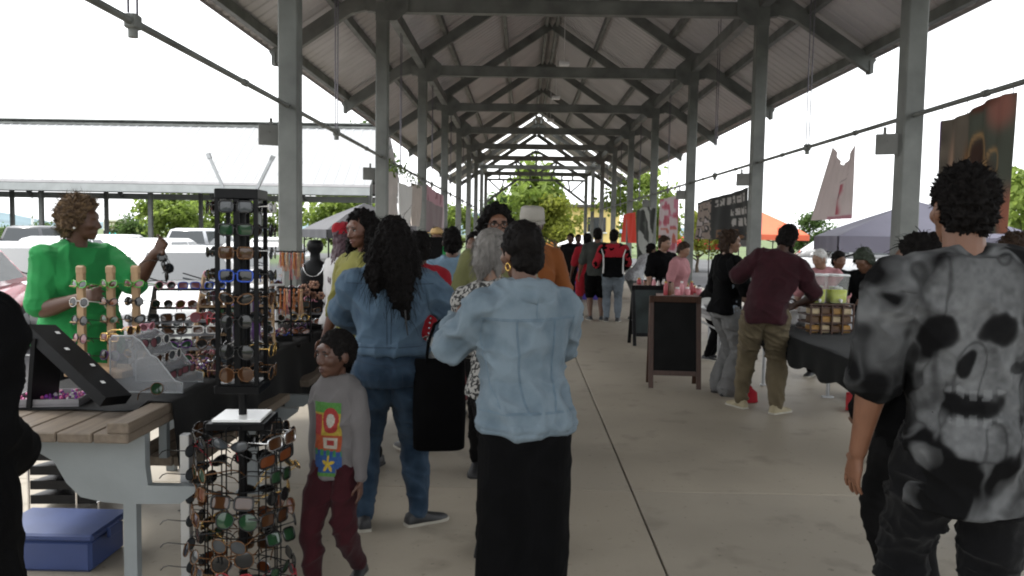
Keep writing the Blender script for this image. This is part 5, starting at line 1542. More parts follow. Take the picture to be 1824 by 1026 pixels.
# ---- black slanted display board
A_, B_ = V((-2.20, 3.66, 1.13)), V((-1.79, 3.54, .832))
do = empty('display_board', (-1.99, 3.6, TZ + .013), 0, 'black slanted jewellery display board leaning at the near end of the table', 'display board')
OB = V((-1.99, 3.6, TZ + .013))
MB().beam(A_ - OB, B_ - OB, .17, .05, up=(.5, 0, .8)).build('board', M_BLACK, do)
b = MB(); b.beam(A_ - OB + V((.04, 0, -.03)), V((-.20, .06, .0)), .22, .02, up=(1, 0, 0)); b.build('prop', M_BLACK, do)
ax = (B_ - A_).normalized(); nn = V((.5, 0, .8)).normalized(); nn = (nn - ax * nn.dot(ax)).normalized(); sd_ = ax.cross(nn)
for i in range(4):
    for j in range(1):
        p = A_.lerp(B_, .12 + .23 * i) - OB + nn * .027 + sd_ * (-.04 + .05 * (i % 2))
        rot = Matrix((sd_, ax, nn)).transposed()
        MB().box(p, (.022, .016, .002), rot).build('price_tag', M_WHITE, do)
tr_ = empty('jewellery_tray', (-2.16, 3.70, TZ + .014), R(10), 'grey tray with pink beads under the slanted black board', 'tray')
b = MB(); b.box((0, 0, .006), (.30, .26, .012)); 
for q in (-1, 1): b.box((q * .147, 0, .02), (.006, .26, .028)); b.box((0, q * .127, .02), (.288, .006, .028))
b.build('tray', mat('tray_grey', (.22, .21, .22), .5, .1, 20), tr_)
b = MB()
for k in range(90): b.ball((random.uniform(-.13, .13), random.uniform(-.11, .11), .02 + random.uniform(0, .012)), random.uniform(.006, .011), None, 6, 4, mi=random.randrange(3))
tag(b.build('beads', [mat('bead_pink', (.6, .12, .30), .2, .1), mat('bead_clear', (.7, .65, .68), .15, .1), mat('bead_purple', (.25, .05, .35), .2, .1)], tr_), kind='stuff')

# ---- wooden stand with posts and pegs
M_WOOD = mat('pale_wood', (.32, .205, .11), .6, .15, 5, .15, 50, stretch=(8, 8, .8))
WX, WY, WZ = -2.285, 4.42, TZ + .013
wo_ = empty('wooden_stand', (WX, WY, WZ), R(-6), 'pale wooden sunglasses stand with three posts in front of the woman in green', 'display stand')
MB().box((0, 0, .02), (.34, .24, .04), bev=.004).build('base', M_WOOD, wo_)
for i, (dx, dy) in enumerate(((-.10, -.06), (.02, .02), (.13, .08))):
    b = MB(); b.box((dx, dy, .30), (.042, .026, .52), bev=.003); b.box((dx, dy, .575), (.055, .028, .05), bev=.01); b.build('post', M_WOOD, wo_)
    for tr in range(5):
        z = .50 - tr * .098
        MB().tube([(dx - .055, dy - .018, z - .012), (dx + .055, dy - .018, z - .012)], .0045, 6).build('peg', M_WOOD, wo_)
        st, fr = grn.choice(STY), ('green' if tr == 0 else ('white' if tr == 1 and i == 0 else grn.choice(['black', 'red', 'tortoise', 'gold', 'black', 'purple'])))
        sunglasses(Matrix.Translation((WX, WY, WZ)) @ Matrix.Rotation(R(-6), 4, 'Z') @ Matrix.Translation((dx, dy - .028, z)) @ Matrix.Rotation(R(grn.uniform(-10, 10) + (-14)), 4, 'Z') @ Matrix.Rotation(R(-8), 4, 'X'), st, fr, grn.choice(list(GL)),
                   '%s framed %s sunglasses on the %s wooden post, %s peg' % (fr, SNAME[st], ['near', 'middle', 'far'][i], ORD[tr]), 'sunglasses on the wooden stand')

# ---- clear acrylic step display
M_ACR = mat('acrylic', (.30, .31, .325), .25, .06, 3, alpha=.42, spec=.6)
AX, AY = -1.745, 3.86
ao = empty('acrylic_display', (AX, AY, TZ + .060), R(3), 'clear acrylic step display in front of the wooden stand', 'display stand')
prof = [(-.165, 0), (.165, 0), (.165, .045), (.13, .055), (.05, .16), (.02, .175), (-.02, .235), (-.06, .262), (-.15, .262), (-.165, .245)]
for yy in (-.14, .14):
    b = MB(); b.prism(prof, 'y', yy - .004, yy + .004); b.build('side_panel', M_ACR, ao)
    b = MB(); b.tube([(p_[0], yy, p_[1]) for p_ in prof] + [(prof[0][0], yy, prof[0][1])], .0035, 5); b.build('edge', mat('acrylic_edge', (.42, .44, .45), .2, .05), ao)
for k, (x, z) in enumerate(((.11, .052), (.045, .125), (-.02, .195), (-.09, .255))):
    MB().box((x, 0, z), (.062, .270, .005)).build('step', M_ACR, ao)
    b = MB(); b.box((x + .03, 0, z - .028), (.004, .268, .05)); b.build('riser', M_ACR, ao)
    for j in range(2):
        st, fr = grn.choice(STY), grn.choice(['silver', 'gold', 'white', 'black', 'pink'])
        sunglasses(Matrix.Translation((AX, AY, TZ + .060)) @ Matrix.Translation((x + .012, -.07 + .14 * j, z + .026)) @ Matrix.Rotation(R(80 + grn.uniform(-8, 8)), 4, 'Z') @ Matrix.Scale(.82, 4), st, fr, grn.choice(['smoke', 'pink', 'brown']),
                   '%s framed %s sunglasses on the clear display, %s step, %s end' % (fr, SNAME[st], ['lowest', 'second', 'third', 'highest'][k], ['near', 'far'][j]), 'sunglasses on the clear step display')

# ---- slanted racks of sunglasses along the table
rk = [(-1.98, 4.62, 30, .20, 'grey'), (-1.86, 5.25, 20, .24, 'brown'), (-2.20, 5.30, 10, .34, 'dark'), (-1.80, 5.95, 14, .26, 'dark'), (-2.18, 6.05, 6, .38, 'brown'), (-1.86, 6.60, 10, .24, 'grey')]
where = ['the first rack past the wooden stand', 'the second rack along the table', 'the back rack by the white car', 'the third rack along the table', 'the back rack by the white hatchback', 'the last rack along the table']
M_RK = {'grey': mat('rack_grey', (.20, .20, .21), .5, .1, 8), 'brown': M_WOOD, 'dark': M_BLACK}
for i, (x, y, rz, rise, c) in enumerate(rk):
    ro = empty('table_rack', (x, y, TZ + .014), R(rz), 'slanted tabletop rack full of sunglasses, %s' % where[i].replace('the ', ''), 'display rack')
    T0 = Matrix.Translation((x, y, TZ + .014)) @ Matrix.Rotation(R(rz), 4, 'Z')
    n = 4
    for q in (-1, 1): MB().prism([(-.16, 0), (.16, 0), (.16, rise + .08), (.12, rise + .08), (-.16, .03)], 'x', q * .235 - .006, q * .235 + .006).build('side_panel', M_RK[c], ro)
    for k in range(n):
        yy, zz = -.14 + .085 * k, .05 + (rise + .01) * k / (n - 1)
        MB().box((0, yy, zz), (.458, .016, .016)).build('rail', M_RK[c], ro)
        for j in range(3):
            st, fr, ln = grn.choice(STY), grn.choice(PAL), grn.choice(LNS)
            sunglasses(T0 @ Matrix.Translation((-.155 + .155 * j + grn.uniform(-.01, .01), yy - .022, zz + .030)) @ Matrix.Rotation(R(grn.uniform(-12, 12)), 4, 'Z') @ Matrix.Rotation(R(-18), 4, 'X') @ Matrix.Scale(1.05, 4), st, fr, ln,
                       '%s %s sunglasses, %s rail, %s, %s' % (fr, SNAME[st], ['lowest', 'second', 'third', 'highest'][k], ['table end', 'middle', 'aisle end'][j], where[i]), 'sunglasses on the slanted racks')
# loose pairs on the cloth
for k in range(12):
    st, fr = grn.choice(STY), grn.choice(PAL); y = 3.75 + k * .27 + grn.uniform(-.05, .05)
    sunglasses(Matrix.Translation((-1.655 + grn.uniform(-.03, .01), y, TZ + .085)) @ Matrix.Rotation(R(60 + grn.uniform(-50, 40)), 4, 'Z') @ Matrix.Rotation(R(-20), 4, 'X'), st, fr, grn.choice(list(GL)),
               '%s framed %s sunglasses lying loose on the cloth, %s along the edge' % (fr, SNAME[st], (['first', 'second', 'third', 'fourth', 'fifth', 'sixth', 'seventh', 'eighth', 'ninth', 'tenth', 'eleventh', 'last'])[k]), 'loose sunglasses on the cloth')

# ---- trays of bead jewellery along the aisle edge
BM = [mat('bead_plum', (.09, .03, .14), .25, .2), mat('bead_silver', (.45, .45, .46), .2, .1, metal=.8), mat('bead_rose', (.25, .09, .10), .3, .2), mat('bead_bronze', (.16, .09, .04), .35, .3, metal=.5), mat('bead_ivory', (.40, .36, .30), .3, .1)]
for i, (x, y) in enumerate(((-1.70, 4.28), (-1.72, 4.70), (-1.98, 5.02), (-1.72, 5.28), (-1.74, 5.62), (-2.0, 5.62), (-1.72, 6.28))):
    jo = empty('bead_tray', (x, y, TZ + .06 if x > -1.8 else TZ + .014), R(8 * i), 'shallow black tray of tangled bead necklaces, %s along the table' % ORD[i].replace('top', 'first'), 'tray', 'bead trays on the table')
    b = MB(); b.box((0, 0, .006), (.22, .24, .012))
    for q in (-1, 1): b.box((q * .107, 0, .02), (.006, .24, .028)); b.box((0, q * .117, .02), (.208, .006, .028))
    b.build('tray', M_BLACK, jo)
    b = MB()
    for q in range(7):
        cx0, cy0, r0 = grn.uniform(-.05, .05), grn.uniform(-.06, .06), grn.uniform(.03, .05)
        for t in range(13):
            a = t * .483; b.ball((cx0 + r0 * math.cos(a), cy0 + r0 * 1.2 * math.sin(a), .02 + grn.uniform(0, .05)), grn.uniform(.006, .011), None, 6, 4, mi=(q + i) % 5 if grn.random() < .8 else grn.randrange(5))
    tag(b.build('beads', BM, jo), kind='stuff')
# ---- jewellery stands
def tassel_stand(x, y, h, cols, label):
    o = empty('tassel_stand', (x, y, TZ + .014), 0, label, 'jewellery stand')
    b = MB(); b.tube([(0, 0, 0), (0, 0, .015)], .07, 14); b.tube([(0, 0, .01), (0, 0, h)], .007, 8); b.build('stem', M_RACK, o)
    for lv, zz in enumerate((h, h * .62)):
        b = MB(); b.tube([(-.10, 0, zz), (.10, 0, zz)], .005, 6); b.tube([(0, -.08, zz), (0, .08, zz)], .005, 6); b.build('crossbar', M_RACK, o)
        for k in range(14):
            a = k * math.pi * 2 / 14; px_, py_ = .095 * math.cos(a) * random.uniform(.4, 1), .075 * math.sin(a) * random.uniform(.4, 1)
            t = MB(); L_ = random.uniform(.10, .20)
            for q in range(5): t.tube([(px_, py_, zz), (px_ + random.uniform(-.006, .006), py_ + random.uniform(-.006, .006), zz - L_ * .4), (px_ + random.uniform(-.016, .016), py_ + random.uniform(-.016, .016), zz - L_)], [.002, .003, .0015], 4)
            t.ball((px_, py_, zz - .015), .008, None, 6, 4)
            t.build('tassel', cols[k % len(cols)], o)
    return o
TC = [mat('tassel_orange', (.45, .16, .05), .8, .2, 40), mat('tassel_tan', (.50, .33, .20), .8, .2, 40), mat('tassel_rose', (.40, .14, .14), .8, .2, 40)]
tassel_stand(-1.60, 5.60, .66, TC, 'stand of hanging orange and tan tassel earrings near the first left column')
tassel_stand(-1.70, 4.95, .40, [mat('tassel_purple', (.10, .04, .16), .7, .2, 40), mat('tassel_silver', (.45, .42, .45), .3, .2, 40, metal=.6)], 'low stand of purple and silver earrings behind the black tower')
def flower_stand(x, y, h, label):
    o = empty('brooch_stand', (x, y, TZ + .014), 0, label, 'jewellery stand')
    b = MB(); b.tube([(0, 0, 0), (0, 0, .012)], .06, 14); b.tube([(0, 0, .01), (0, 0, h)], .006, 8); b.build('stem', M_RACK, o)
    for k in range(10):
        a = k * 2.4; r_ = .05 + .012 * k; c = V((r_ * .7 * math.cos(a), r_ * .4 * math.sin(a), h - .02 - .028 * (k % 5)))
        f = MB()
        for q in range(6): f.ball(c + V((.02 * math.cos(q * 1.05), -.004, .02 * math.sin(q * 1.05))), (.013, .005, .013), None, 7, 5)
        f.ball(c + V((0, -.008, 0)), .009, None, 7, 5, 1); f.tube([c, (0, 0, c.z)], .002, 4)
        f.build('brooch', [mat('brooch_bronze', (.28, .15, .10), .4, .3, 40, metal=.4), mat('brooch_dark', (.05, .02, .02), .4)], o)
flower_stand(-1.62, 6.12, .42, 'stand of bronze flower brooches on the table beside the denim shirt sleeve')
jb = empty('necklace_bust', (-1.72, 6.72, TZ + .014), 0, 'black necklace bust standing near the end of the table', 'jewellery bust')
b = MB(); b.box((0, 0, .15), (.18, .16, .30), bev=.01); b.build('riser', M_BLACK, jb)
b = MB(); b.loft([ell((0, 0, z), w, d, 16) for z, w, d in ((.30, .075, .05), (.36, .11, .065), (.46, .125, .07), (.53, .10, .06), (.565, .045, .04), (.62, .040, .04), (.65, .065, .055), (.69, .07, .06), (.73, .05, .045))]); b.build('bust', M_BLACK, jb)
b = MB(); b.tube([(.085 * math.cos(a), -.045 - .03 * abs(math.sin(a)), .53 - .10 * math.sin(a)) for a in [math.pi * k / 12 for k in range(13)]], .006, 6); b.build('necklace', mat('silver_bead', (.6, .6, .6), .2, .1, metal=1), jb)
mo = empty('table_mirror', (-1.93, 6.35, TZ + .014), R(8), 'white framed tabletop mirror behind the black tower', 'mirror')
b = MB(); b.box((0, 0, .50), (.12, .025, .26), bev=.008); b.tube([(0, 0, 0), (0, 0, .37)], .012, 8); b.tube([(0, 0, 0), (0, 0, .014)], .07, 14); b.build('frame', M_WHITE, mo)
MB().box((0, -.0135, .50), (.095, .004, .225)).build('glass', mat('mirror_glass', (.75, .77, .78), .04, .02, metal=1), mo)

# ---- things under the table
bo = empty('storage_bin', (-2.20, 3.80, 0), 0, 'shallow blue plastic bin with lid under the near table', 'bin')
M_BLUE = mat('blue_plastic', (.028, .047, .135), .45, .12, 6)
MB().box((0, 0, .075), (.46, .32, .15), bev=.015).build('tub', M_BLUE, bo)
MB().box((0, 0, .170), (.50, .36, .035), bev=.01).build('lid', M_BLUE, bo)
MB().box((.256, 0, .15), (.02, .10, .05), bev=.004).build('latch', M_BLUE, bo)
ro = empty('tray_rack', (-2.55, 4.55, 0), R(4), 'black rack of slanted trays with chrome rails under the table', 'rack')
for k in range(5):
    b = MB(); b.box((0, 0, .07 + .082 * k), (.36, .24, .022), Matrix.Rotation(R(-8), 3, 'X')); b.box((.0, -.12, .075 + .082 * k), (.36, .012, .05)); b.build('tray', M_BLACK, ro)
    b = MB(); b.tube([(.185, -.13, .06 + .082 * k), (.215, -.14, .075 + .082 * k), (.215, -.14, .105 + .082 * k), (.185, -.13, .115 + .082 * k)], .006, 6); b.build('handle', M_CHROME, ro)
for sx in (-.19, .07, .19): MB().tube([(sx, -.125, 0), (sx, -.125, .48)], .007, 8).build('rail', M_CHROME, ro)

# =================================================================== bags
tb = empty('tote_bag', (-.425, 4.22, .46), R(8), 'large black tote bag hanging beside the woman in blue jeans', 'bag')
b = MB(); b.loft([ell((0, 0, z), w, d, 20, 3.2) for z, w, d in ((0, .12, .05), (.01, .135, .06), (.2, .14, .065), (.38, .135, .05), (.475, .13, .02), (.48, .128, .015))]); b.build('bag', F_BLACK, tb)
for yy in (-.02, .02):
    b = MB(); b.tube([(-.07, yy, .46), (-.06, yy, .56), (-.03, yy * .5, .66), (0, 0, .68), (.03, yy * .5, .64), (.06, yy, .56), (.07, yy, .46)], .008, 6); b.build('strap', F_BLACK, tb)
pu = empty('purse', (-.44, 4.42, .86), R(20), 'pale grey purse with chain strap between the two women in denim', 'bag')
b = MB(); b.loft([ell((0, 0, z), w, d, 18, 3.0) for z, w, d in ((0, .07, .03), (.01, .085, .04), (.09, .085, .045), (.16, .08, .03), (.165, .078, .028))]); b.build('bag', mat('purse_grey', (.42, .42, .40), .5, .08), pu)
b = MB()
for k in range(22): a = math.pi * k / 21; b.ball((.07 * math.cos(a), 0, .16 + .20 * math.sin(a)), .007, None, 6, 4)
b.build('chain', M_CHROME, pu)

# =================================================================== right side
def folding_table(x0, x1, y0, y1, z, top, leg, label, tfeet=False, cloth=None):
    cx, cy = (x0 + x1) / 2, (y0 + y1) / 2
    o = empty('folding_table', (cx, cy, 0), 0, label, 'table')
    MB().box((0, 0, z - .02), (x1 - x0, y1 - y0, .04), bev=.006).build('tabletop', top, o)
    for sx in (-1, 1):
        for sy in (-1, 1):
            b = MB(); X, Y = sx * ((x1 - x0) / 2 - .12), sy * ((y1 - y0) / 2 - .08)
            b.tube([(X, Y, .012), (X, Y, z - .04)], .019, 8); b.box((X, Y, .008), (.11 if tfeet else .05, .05, .016)); b.build('leg', leg, o)
        MB().tube([(sx * ((x1 - x0) / 2 - .12), -(y1 - y0) / 2 + .08, z - .15), (sx * ((x1 - x0) / 2 - .12), (y1 - y0) / 2 - .08, z - .15)], .012, 6).build('crossbar', leg, o)
    return o
M_TOPG = mat('tabletop_grey', (.16, .165, .165), .6, .1, 6)
M_TOPW = mat('tabletop_white', (.30, .29, .28), .6, .08, 6)
folding_table(2.44, 3.22, 5.70, 8.25, .70, M_TOPG, M_ALU, 'long folding table under dark cloth carrying the lemonade, with grey T foot legs', True)
g = []
for i in range(49):
    y = 5.66 + 2.63 * i / 48; row = []
    for j in range(26):
        if j < 8: x, z = 2.425 - .012 * math.sin(i * .9) * (1 - j / 7), .712 - (.24 + .03 * math.sin(i * .5)) * (1 - j / 7)
        elif j < 20: x, z = 2.43 + .80 * (j - 8) / 11, .714 + .002 * math.sin(i * 1.7 + j * 2.1) + .004 * max(0, math.sin(i * .35 + j * .3))
        else: x, z = 3.24 + .01 * math.sin(i), .712 - .18 * (j - 19) / 6
        row.append((x, y, z))
    g.append(row)
tag(MB().sheet(g, thick=.004).build('tablecloth', fabric('dark_cover', (.006, .0065, .0062), .25, 6, .9, .3, 150, spec=.08)), 'dark cloth hanging over the edge of the long lemonade table', 'tablecloth')
folding_table(2.02, 2.75, 8.7, 10.6, .74, M_TOPW, M_ALU, 'pale folding table with food trays between the two right hand stalls')
folding_table(1.95, 2.75, 11.3, 14.2, .76, M_TOPW, M_ALU, 'long folding table under pink cloth down the aisle')
F_PINKC = fabric('pink_cover', (.30, .22, .20), .12, 5)
g = []
for i in range(31):
    y = 11.26 + 2.98 * i / 30; row = []
    for j in range(19):
        if j < 5: x, z = 1.93 - .012 * math.sin(i) , .765 - .26 * (1 - j / 4.5)
        elif j < 14: x, z = 1.94 + .82 * (j - 5) / 8, .770 + .002 * math.sin(i * 1.3 + j)
        else: x, z = 2.775, .765 - .2 * (j - 13) / 5
        row.append((x, y, z))
    g.append(row)
tag(MB().sheet(g, thick=.004).build('tablecloth', F_PINKC), 'pale pink cloth on the long table down the aisle', 'tablecloth')
# jars and bottles on the pink table
JM = [mat('jar_pink', (.60, .25, .28), .3, .1), mat('jar_clear', (.62, .58, .56), .2, .1), mat('jar_red', (.35, .05, .06), .3, .1), mat('jar_white', (.7, .68, .66), .3, .05), mat('jar_brown', (.15, .07, .04), .3, .2)]
LIDM = [M_WHITE, M_BLACK, GF['gold']]
JN = ['pink', 'clear', 'red', 'white', 'brown']
JP = {}
for k in range(44):
    mi = grn.randrange(5); tall = grn.random() < .4
    key = (mi, tall)
    if key not in JP:
        b = MB(); h = .17 if tall else .09; w = .03 if tall else .04
        b.loft([ell((0, 0, z), r_, r_, 12, 2) for z, r_ in ((0, w * .95), (.004, w), (h * .75, w), (h * .88, w * .6), (h, w * .58))]); l = MB(); l.tube([(0, 0, h), (0, 0, h + .022)], w * .66, 12)
        JP[key] = (b.mesh('jar', JM[mi]), l.mesh('lid', LIDM[mi % 3]))
    o = put('jar', JP[key][0], None, (1.99 + .085 * (k % 8) + grn.uniform(-.02, .02), 11.45 + (k // 8) * .45 + grn.uniform(-.1, .1), .776))
    tag(o, '%s %s on the pink table, %s in the %s row from the near end' % (JN[mi], 'bottle' if tall else 'jar', (['outermost'] + ORD[1:7] + ['innermost'])[k % 8], (['nearest'] + ORD[1:5] + ['farthest'])[k // 8]), 'jar', 'jars and bottles on the pink table'); put('lid', JP[key][1], o)
# food trays and papers on the pale table
for k, (x, y, lab) in enumerate(((2.2, 9.0, 'foil tray with white paper nearest the woman in black cardigan'), (2.3, 9.55, 'foil tray in the middle of the pale table'), (2.5, 10.2, 'foil tray at the far end of the pale table'))):
    o = empty('food_tray', (x, y, .741), R(10 * k), lab, 'tray', 'food trays on the pale table')
    MB().loft([ell((0, 0, z), w, w * .7, 16, 4) for z, w in ((0, .12), (.05, .15), (.055, .165), (.06, .165))]).build('tray', M_ALU, o)
    MB().ball((0, 0, .06), (.12, .085, .04), None, 12, 8).build('paper', M_WHITE, o)
cv = empty('cake_dome', (2.28, 9.95, .741), 0, 'low white covered dish on the pale table', 'dish')
MB().tube([(0, 0, 0), (0, 0, .02)], .17, 18).build('plate', M_WHITE, cv); MB().ball((0, 0, .02), (.15, .15, .10), None, 16, 10).build('dome', mat('dome_plastic', (.5, .5, .48), .2, .05), cv)
for k in range(2):
    o = empty('plastic_bag', (2.60 + .19 * k, 7.98 + .1 * k, .722), R(30 * k), ['crumpled white plastic bag on the table end by the man in maroon', 'second crumpled plastic bag next to the lemonade crate'][k], 'bag')
    mb = MB(); mb.ball((0, 0, .10), (.11, .09, .10), None, 16, 10); mb.ball((.02, 0, .20), (.04, .03, .06), None, 10, 6); me = mb.mesh('bag', mat('bag_white', (.55, .53, .52), .35, .1, 10))
    P = mverts(me); N = mnorms(me); setv(me, P + N * ((vnoise(P * 30, k) - .5) * .06)[:, None]); put('bag', me, o)
# chalkboard easels
def a_board(u, vbot, Y, w, h, frame, panel, label, rz=0, open_=.38, chalk=False):
    s = F_PX / Y; x = (u - VPX) / s
    o = empty('sandwich_board', (x, Y, 0), R(rz), label, 'sandwich board')
    for q, pn in ((-1, 'front'), (1, 'back')):
        rot = Matrix.Rotation(math.atan2(open_ / 2, h) * -q, 3, 'X')
        def T(p): return rot @ V((p[0], p[1], p[2] - h)) + V((0, q * .015, h))
        R3 = rot
        for sx in (-1, 1):
            MB().box(T((sx * (w / 2 - .025), 0, h / 2)), (.05, .022, h), R3, bev=.003).build('leg', frame, o)
        MB().box(T((0, 0, h - .03)), (w - .102, .022, .06), R3).build('top_rail', frame, o)
        MB().box(T((0, 0, .16)), (w - .102, .022, .05), R3).build('bottom_rail', frame, o)
        p = MB().box(T((0, 0, (h - .06 + .185) / 2)), (w - .102, .012, h - .06 - .185), R3).build('slate', panel, o)
        if chalk and q < 0:
            m = MB()
            for k in range(6):
                zz = h - .16 - .085 * k; x0 = -w / 2 + .10 + random.uniform(0, .05)
                while x0 < w / 2 - .14:
                    L_ = random.uniform(.03, .09); m.tube([T((x0 + L_ * t, -.0075, zz + .008 * math.sin(t * 9 + k))) for t in (0, .25, .5, .75, 1)], .0028, 4); x0 += L_ + .025
            m.build('chalk_writing', mat('chalk', (.35, .37, .37), .9, .2, 30), p)
    b = MB()
    for sx in (-1, 1): b.tube([(sx * (w / 2 - .03), -open_ * .28, h * .42), (sx * (w / 2 - .03), open_ * .28, h * .42)], .004, 5)
    b.build('stay_chain', M_CABLE, o)
M_BRWN = mat('dark_wood', (.050, .020, .010), .5, .25, 6, .1, 40, stretch=(8, 8, .8))
M_SLATE = mat('slate_black', (.007, .007, .007), .6, .3, 5, spec=.1)
a_board(1205, 695, 8.55, .54, .97, M_BRWN, M_SLATE, 'tall brown framed blank chalkboard standing in the aisle', rz=-4)
a_board(1158, 615, 11.8, .52, .88, M_BLACKM, mat('slate_green', (.02, .03, .03), .6, .3, 5), 'black framed chalkboard with faint writing behind the brown one', rz=6, chalk=True)
# lemonade dispenser on a wooden crate
cx_, cy_ = 2.83, 7.62
co = empty('wooden_crate', (cx_ + .01, cy_, .722), R(4), 'dark wooden crate of small snack packs under the lemonade', 'crate')
M_CRATE = mat('crate_wood', (.20, .115, .05), .7, .25, 8, .2, 40)
for sy in (-1, 1):
    for k in range(4): MB().box((0, sy * .13, .035 + .07 * k), (.42, .012, .014)).build('slat', M_BRWN, co)
for sx in (-1, 1):
    for k in range(4): MB().box((sx * .204, 0, .035 + .07 * k), (.012, .248, .014)).build('slat', M_BRWN, co)
for sx in (-.2, -.1, 0, .1, .2): MB().box((sx, -.143, .135), (.014, .012, .27)).build('upright', M_BRWN, co)
for k in range(4):
    for j in range(3):
        MB().box((-.15 + .1 * k, -.06, .045 + .085 * j), (.085, .12, .07), bev=.01).build('pack', [mat('pack_amber', (.32, .17, .04), .4, .3, 30), mat('pack_brown', (.10, .05, .02), .4, .3, 30), mat('pack_cream', (.42, .33, .20), .4, .2, 30)][(k * 2 + j) % 3], co)
MB().box((0, 0, .274), (.43, .28, .012)).build('lid', M_BRWN, co)
M_CLEAR = mat('clear_plastic', (.70, .72, .72), .12, .04, 3, alpha=.22)
M_LEMON = mat('lemonade', (.46, .52, .0), .2, .05, 3)
for k in range(2):
    X = cx_ - .095 + .195 * k
    lo_ = empty('drink_dispenser', (X, cy_, 1.004), R(4), ['left clear dispenser half full of yellow lemonade on the crate', 'right clear dispenser half full of yellow lemonade on the crate'][k], 'drink dispenser', 'lemonade dispensers on the crate')
    b = MB(); b.loft([ell((0, 0, z), w, w * 1.05, 20, 5) for z, w in ((0, .076), (.004, .078), (.245, .092), (.25, .094))], cap=False); b.build('jug', M_CLEAR, lo_)
    b = MB(); b.loft([ell((0, 0, z), w, w * 1.05, 20, 5) for z, w in ((.003, .073), (.125, .079))]); b.build('lemonade', M_LEMON, lo_)
    b = MB(); b.loft([ell((0, 0, z), w, w * 1.05, 20, 5) for z, w in ((.25, .098), (.262, .098), (.268, .085))]); b.build('lid', mat('lid_clear', (.72, .73, .73), .2, .05), lo_)
    b = MB(); b.tube([(0, -.085, .03), (0, -.115, .03)], .012, 8); b.tube([(0, -.11, .035), (0, -.11, .01)], .008, 8); b.build('tap', M_WHITE, lo_)
    b = MB()
    for q in range(7): b.ball((random.uniform(-.05, .05), random.uniform(-.05, .05), .135 + random.uniform(0, .015)), (.022, .022, .014), None, 8, 5)
    b.build('ice', mat('ice', (.75, .77, .76), .1, .05, alpha=.8), lo_)
# things on the floor at the right
rb = empty('drink_carton', (3.14, 7.55, 0), R(15), 'red and white drink carton on the floor under the right table', 'carton')
MB().box((0, 0, .085), (.16, .12, .17), bev=.006).build('carton', mat('carton_red', (.45, .02, .03), .45, .1), rb); MB().box((0, -.062, .06), (.09, .004, .07)).build('white_panel', M_WHITE, rb)
rg_ = empty('red_bag', (2.20, 7.86, 0), 0, 'small red bag on the floor behind the khaki trousers', 'bag')
MB().loft([ell((0, 0, z), w, w * .6, 14, 2.5) for z, w in ((0, .09), (.01, .11), (.10, .10), (.14, .05), (.16, .03))]).build('bag', F_RED, rg_)
MB().tube([(-.05, 0, .14), (0, 0, .2), (.05, 0, .14)], .006, 6).build('handle', F_RED, rg_)
tu = empty('tub', (3.45, 8.1, 0), 0, 'dark green tub on the floor beside the lemonade table', 'tub')
MB().loft([ell((0, 0, z), w, w, 18, 3) for z, w in ((0, .14), (.36, .18), (.365, .19), (.385, .19))]).build('tub', mat('tub_green', (.015, .025, .018), .5), tu)
MB().tube([(-.19, 0, .36), (-.2, 0, .30), (-.17, 0, .30)], .008, 6).build('handle', M_BLACK, tu)
# purple covered table down the aisle
folding_table(.75, 2.0, 20.1, 20.8, .74, M_TOPW, M_ALU, 'folding table with purple cloth far down the aisle')
g = [[(.72 + 1.31 * i / 24, 20.05 + (.0 if j < 6 else .8 * (j - 6) / 4) + .02 * math.sin(i * 1.2) * (j < 6), .75 * min(1, j / 6) + (.003 if j >= 6 else 0)) for j in range(11)] for i in range(25)]
tag(MB().sheet([r_[::-1] for r_ in g], thick=.004).build('tablecloth', fabric('purple', (.07, .05, .24), .15, 5)), 'purple cloth on the far table in the aisle', 'tablecloth')

# dark panel behind the long haired woman
dp = empty('fabric_screen', (-1.06, 8.6, 0), R(6), 'black fabric screen standing behind the woman in denim shirt', 'screen')
MB().box((0, 0, .80), (.42, .03, 1.50), bev=.004).build('panel', F_BLACK2, dp)
for sx in (-.18, .18): MB().box((sx, 0, .03), (.04, .4, .06)).build('foot', M_BLACKM, dp)

# =================================================================== hanging cloths and banners
def hang(name, label, X, y0, y1, z0, z1, fn=None, m=None, ny=40, nz=44, sway=.03, skew=0.0, curl=0.0, cat='banner', top=None, seed=1, ties=(0.02, .98)):
    """cloth hung along a rail at X from y0 to y1; u runs from far to near"""
    g = []; uv = []
    for i in range(ny + 1):
        row = []
        for j in range(nz + 1):
            u, v = i / ny, j / nz
            y = y0 + (y1 - y0) * u + skew * (1 - v) * (1 - u)
            zt = z1 + (top(u) if top else 0)
            z = z0 + (zt - z0) * v
            x = X + sway * (1 - v * .6) * math.sin(u * 9 + seed + v * 2) + curl * (u - .5) ** 2 * 4 * (1 - v * .5) + .012 * math.sin(u * 31 + seed)
            row.append((x, y, z)); uv.append((u, v))
        g.append(row)
    mb = MB(); mb.sheet(g, thick=.003)
    o = empty(name, (0, 0, 0), 0, label, cat)
    if fn:
        uv = np.array(uv); c = fn(uv[:, 0], uv[:, 1]); me = mb.mesh('sheet', attr_mat('banner_print', .6, bump=.05))
        paint(me, np.concatenate([c, c, c[mb.edge], c[mb.edge]], 0)); put('sheet', me, o)
    else: mb.build('sheet', m, o)
    for t in ties:
        y = y0 + (y1 - y0) * t; zt = z1 + (top(t) if top else 0)
        MB().tube([(X, y, zt - .01), (X, y, 2.80)], .004, 5).build('tie', M_CABLE, o)
    # shift the origin to the hanging point
    c0 = V((X, (y0 + y1) / 2, z1))
    for ch in o.children: ch.location = -c0
    o.location = c0
    return o
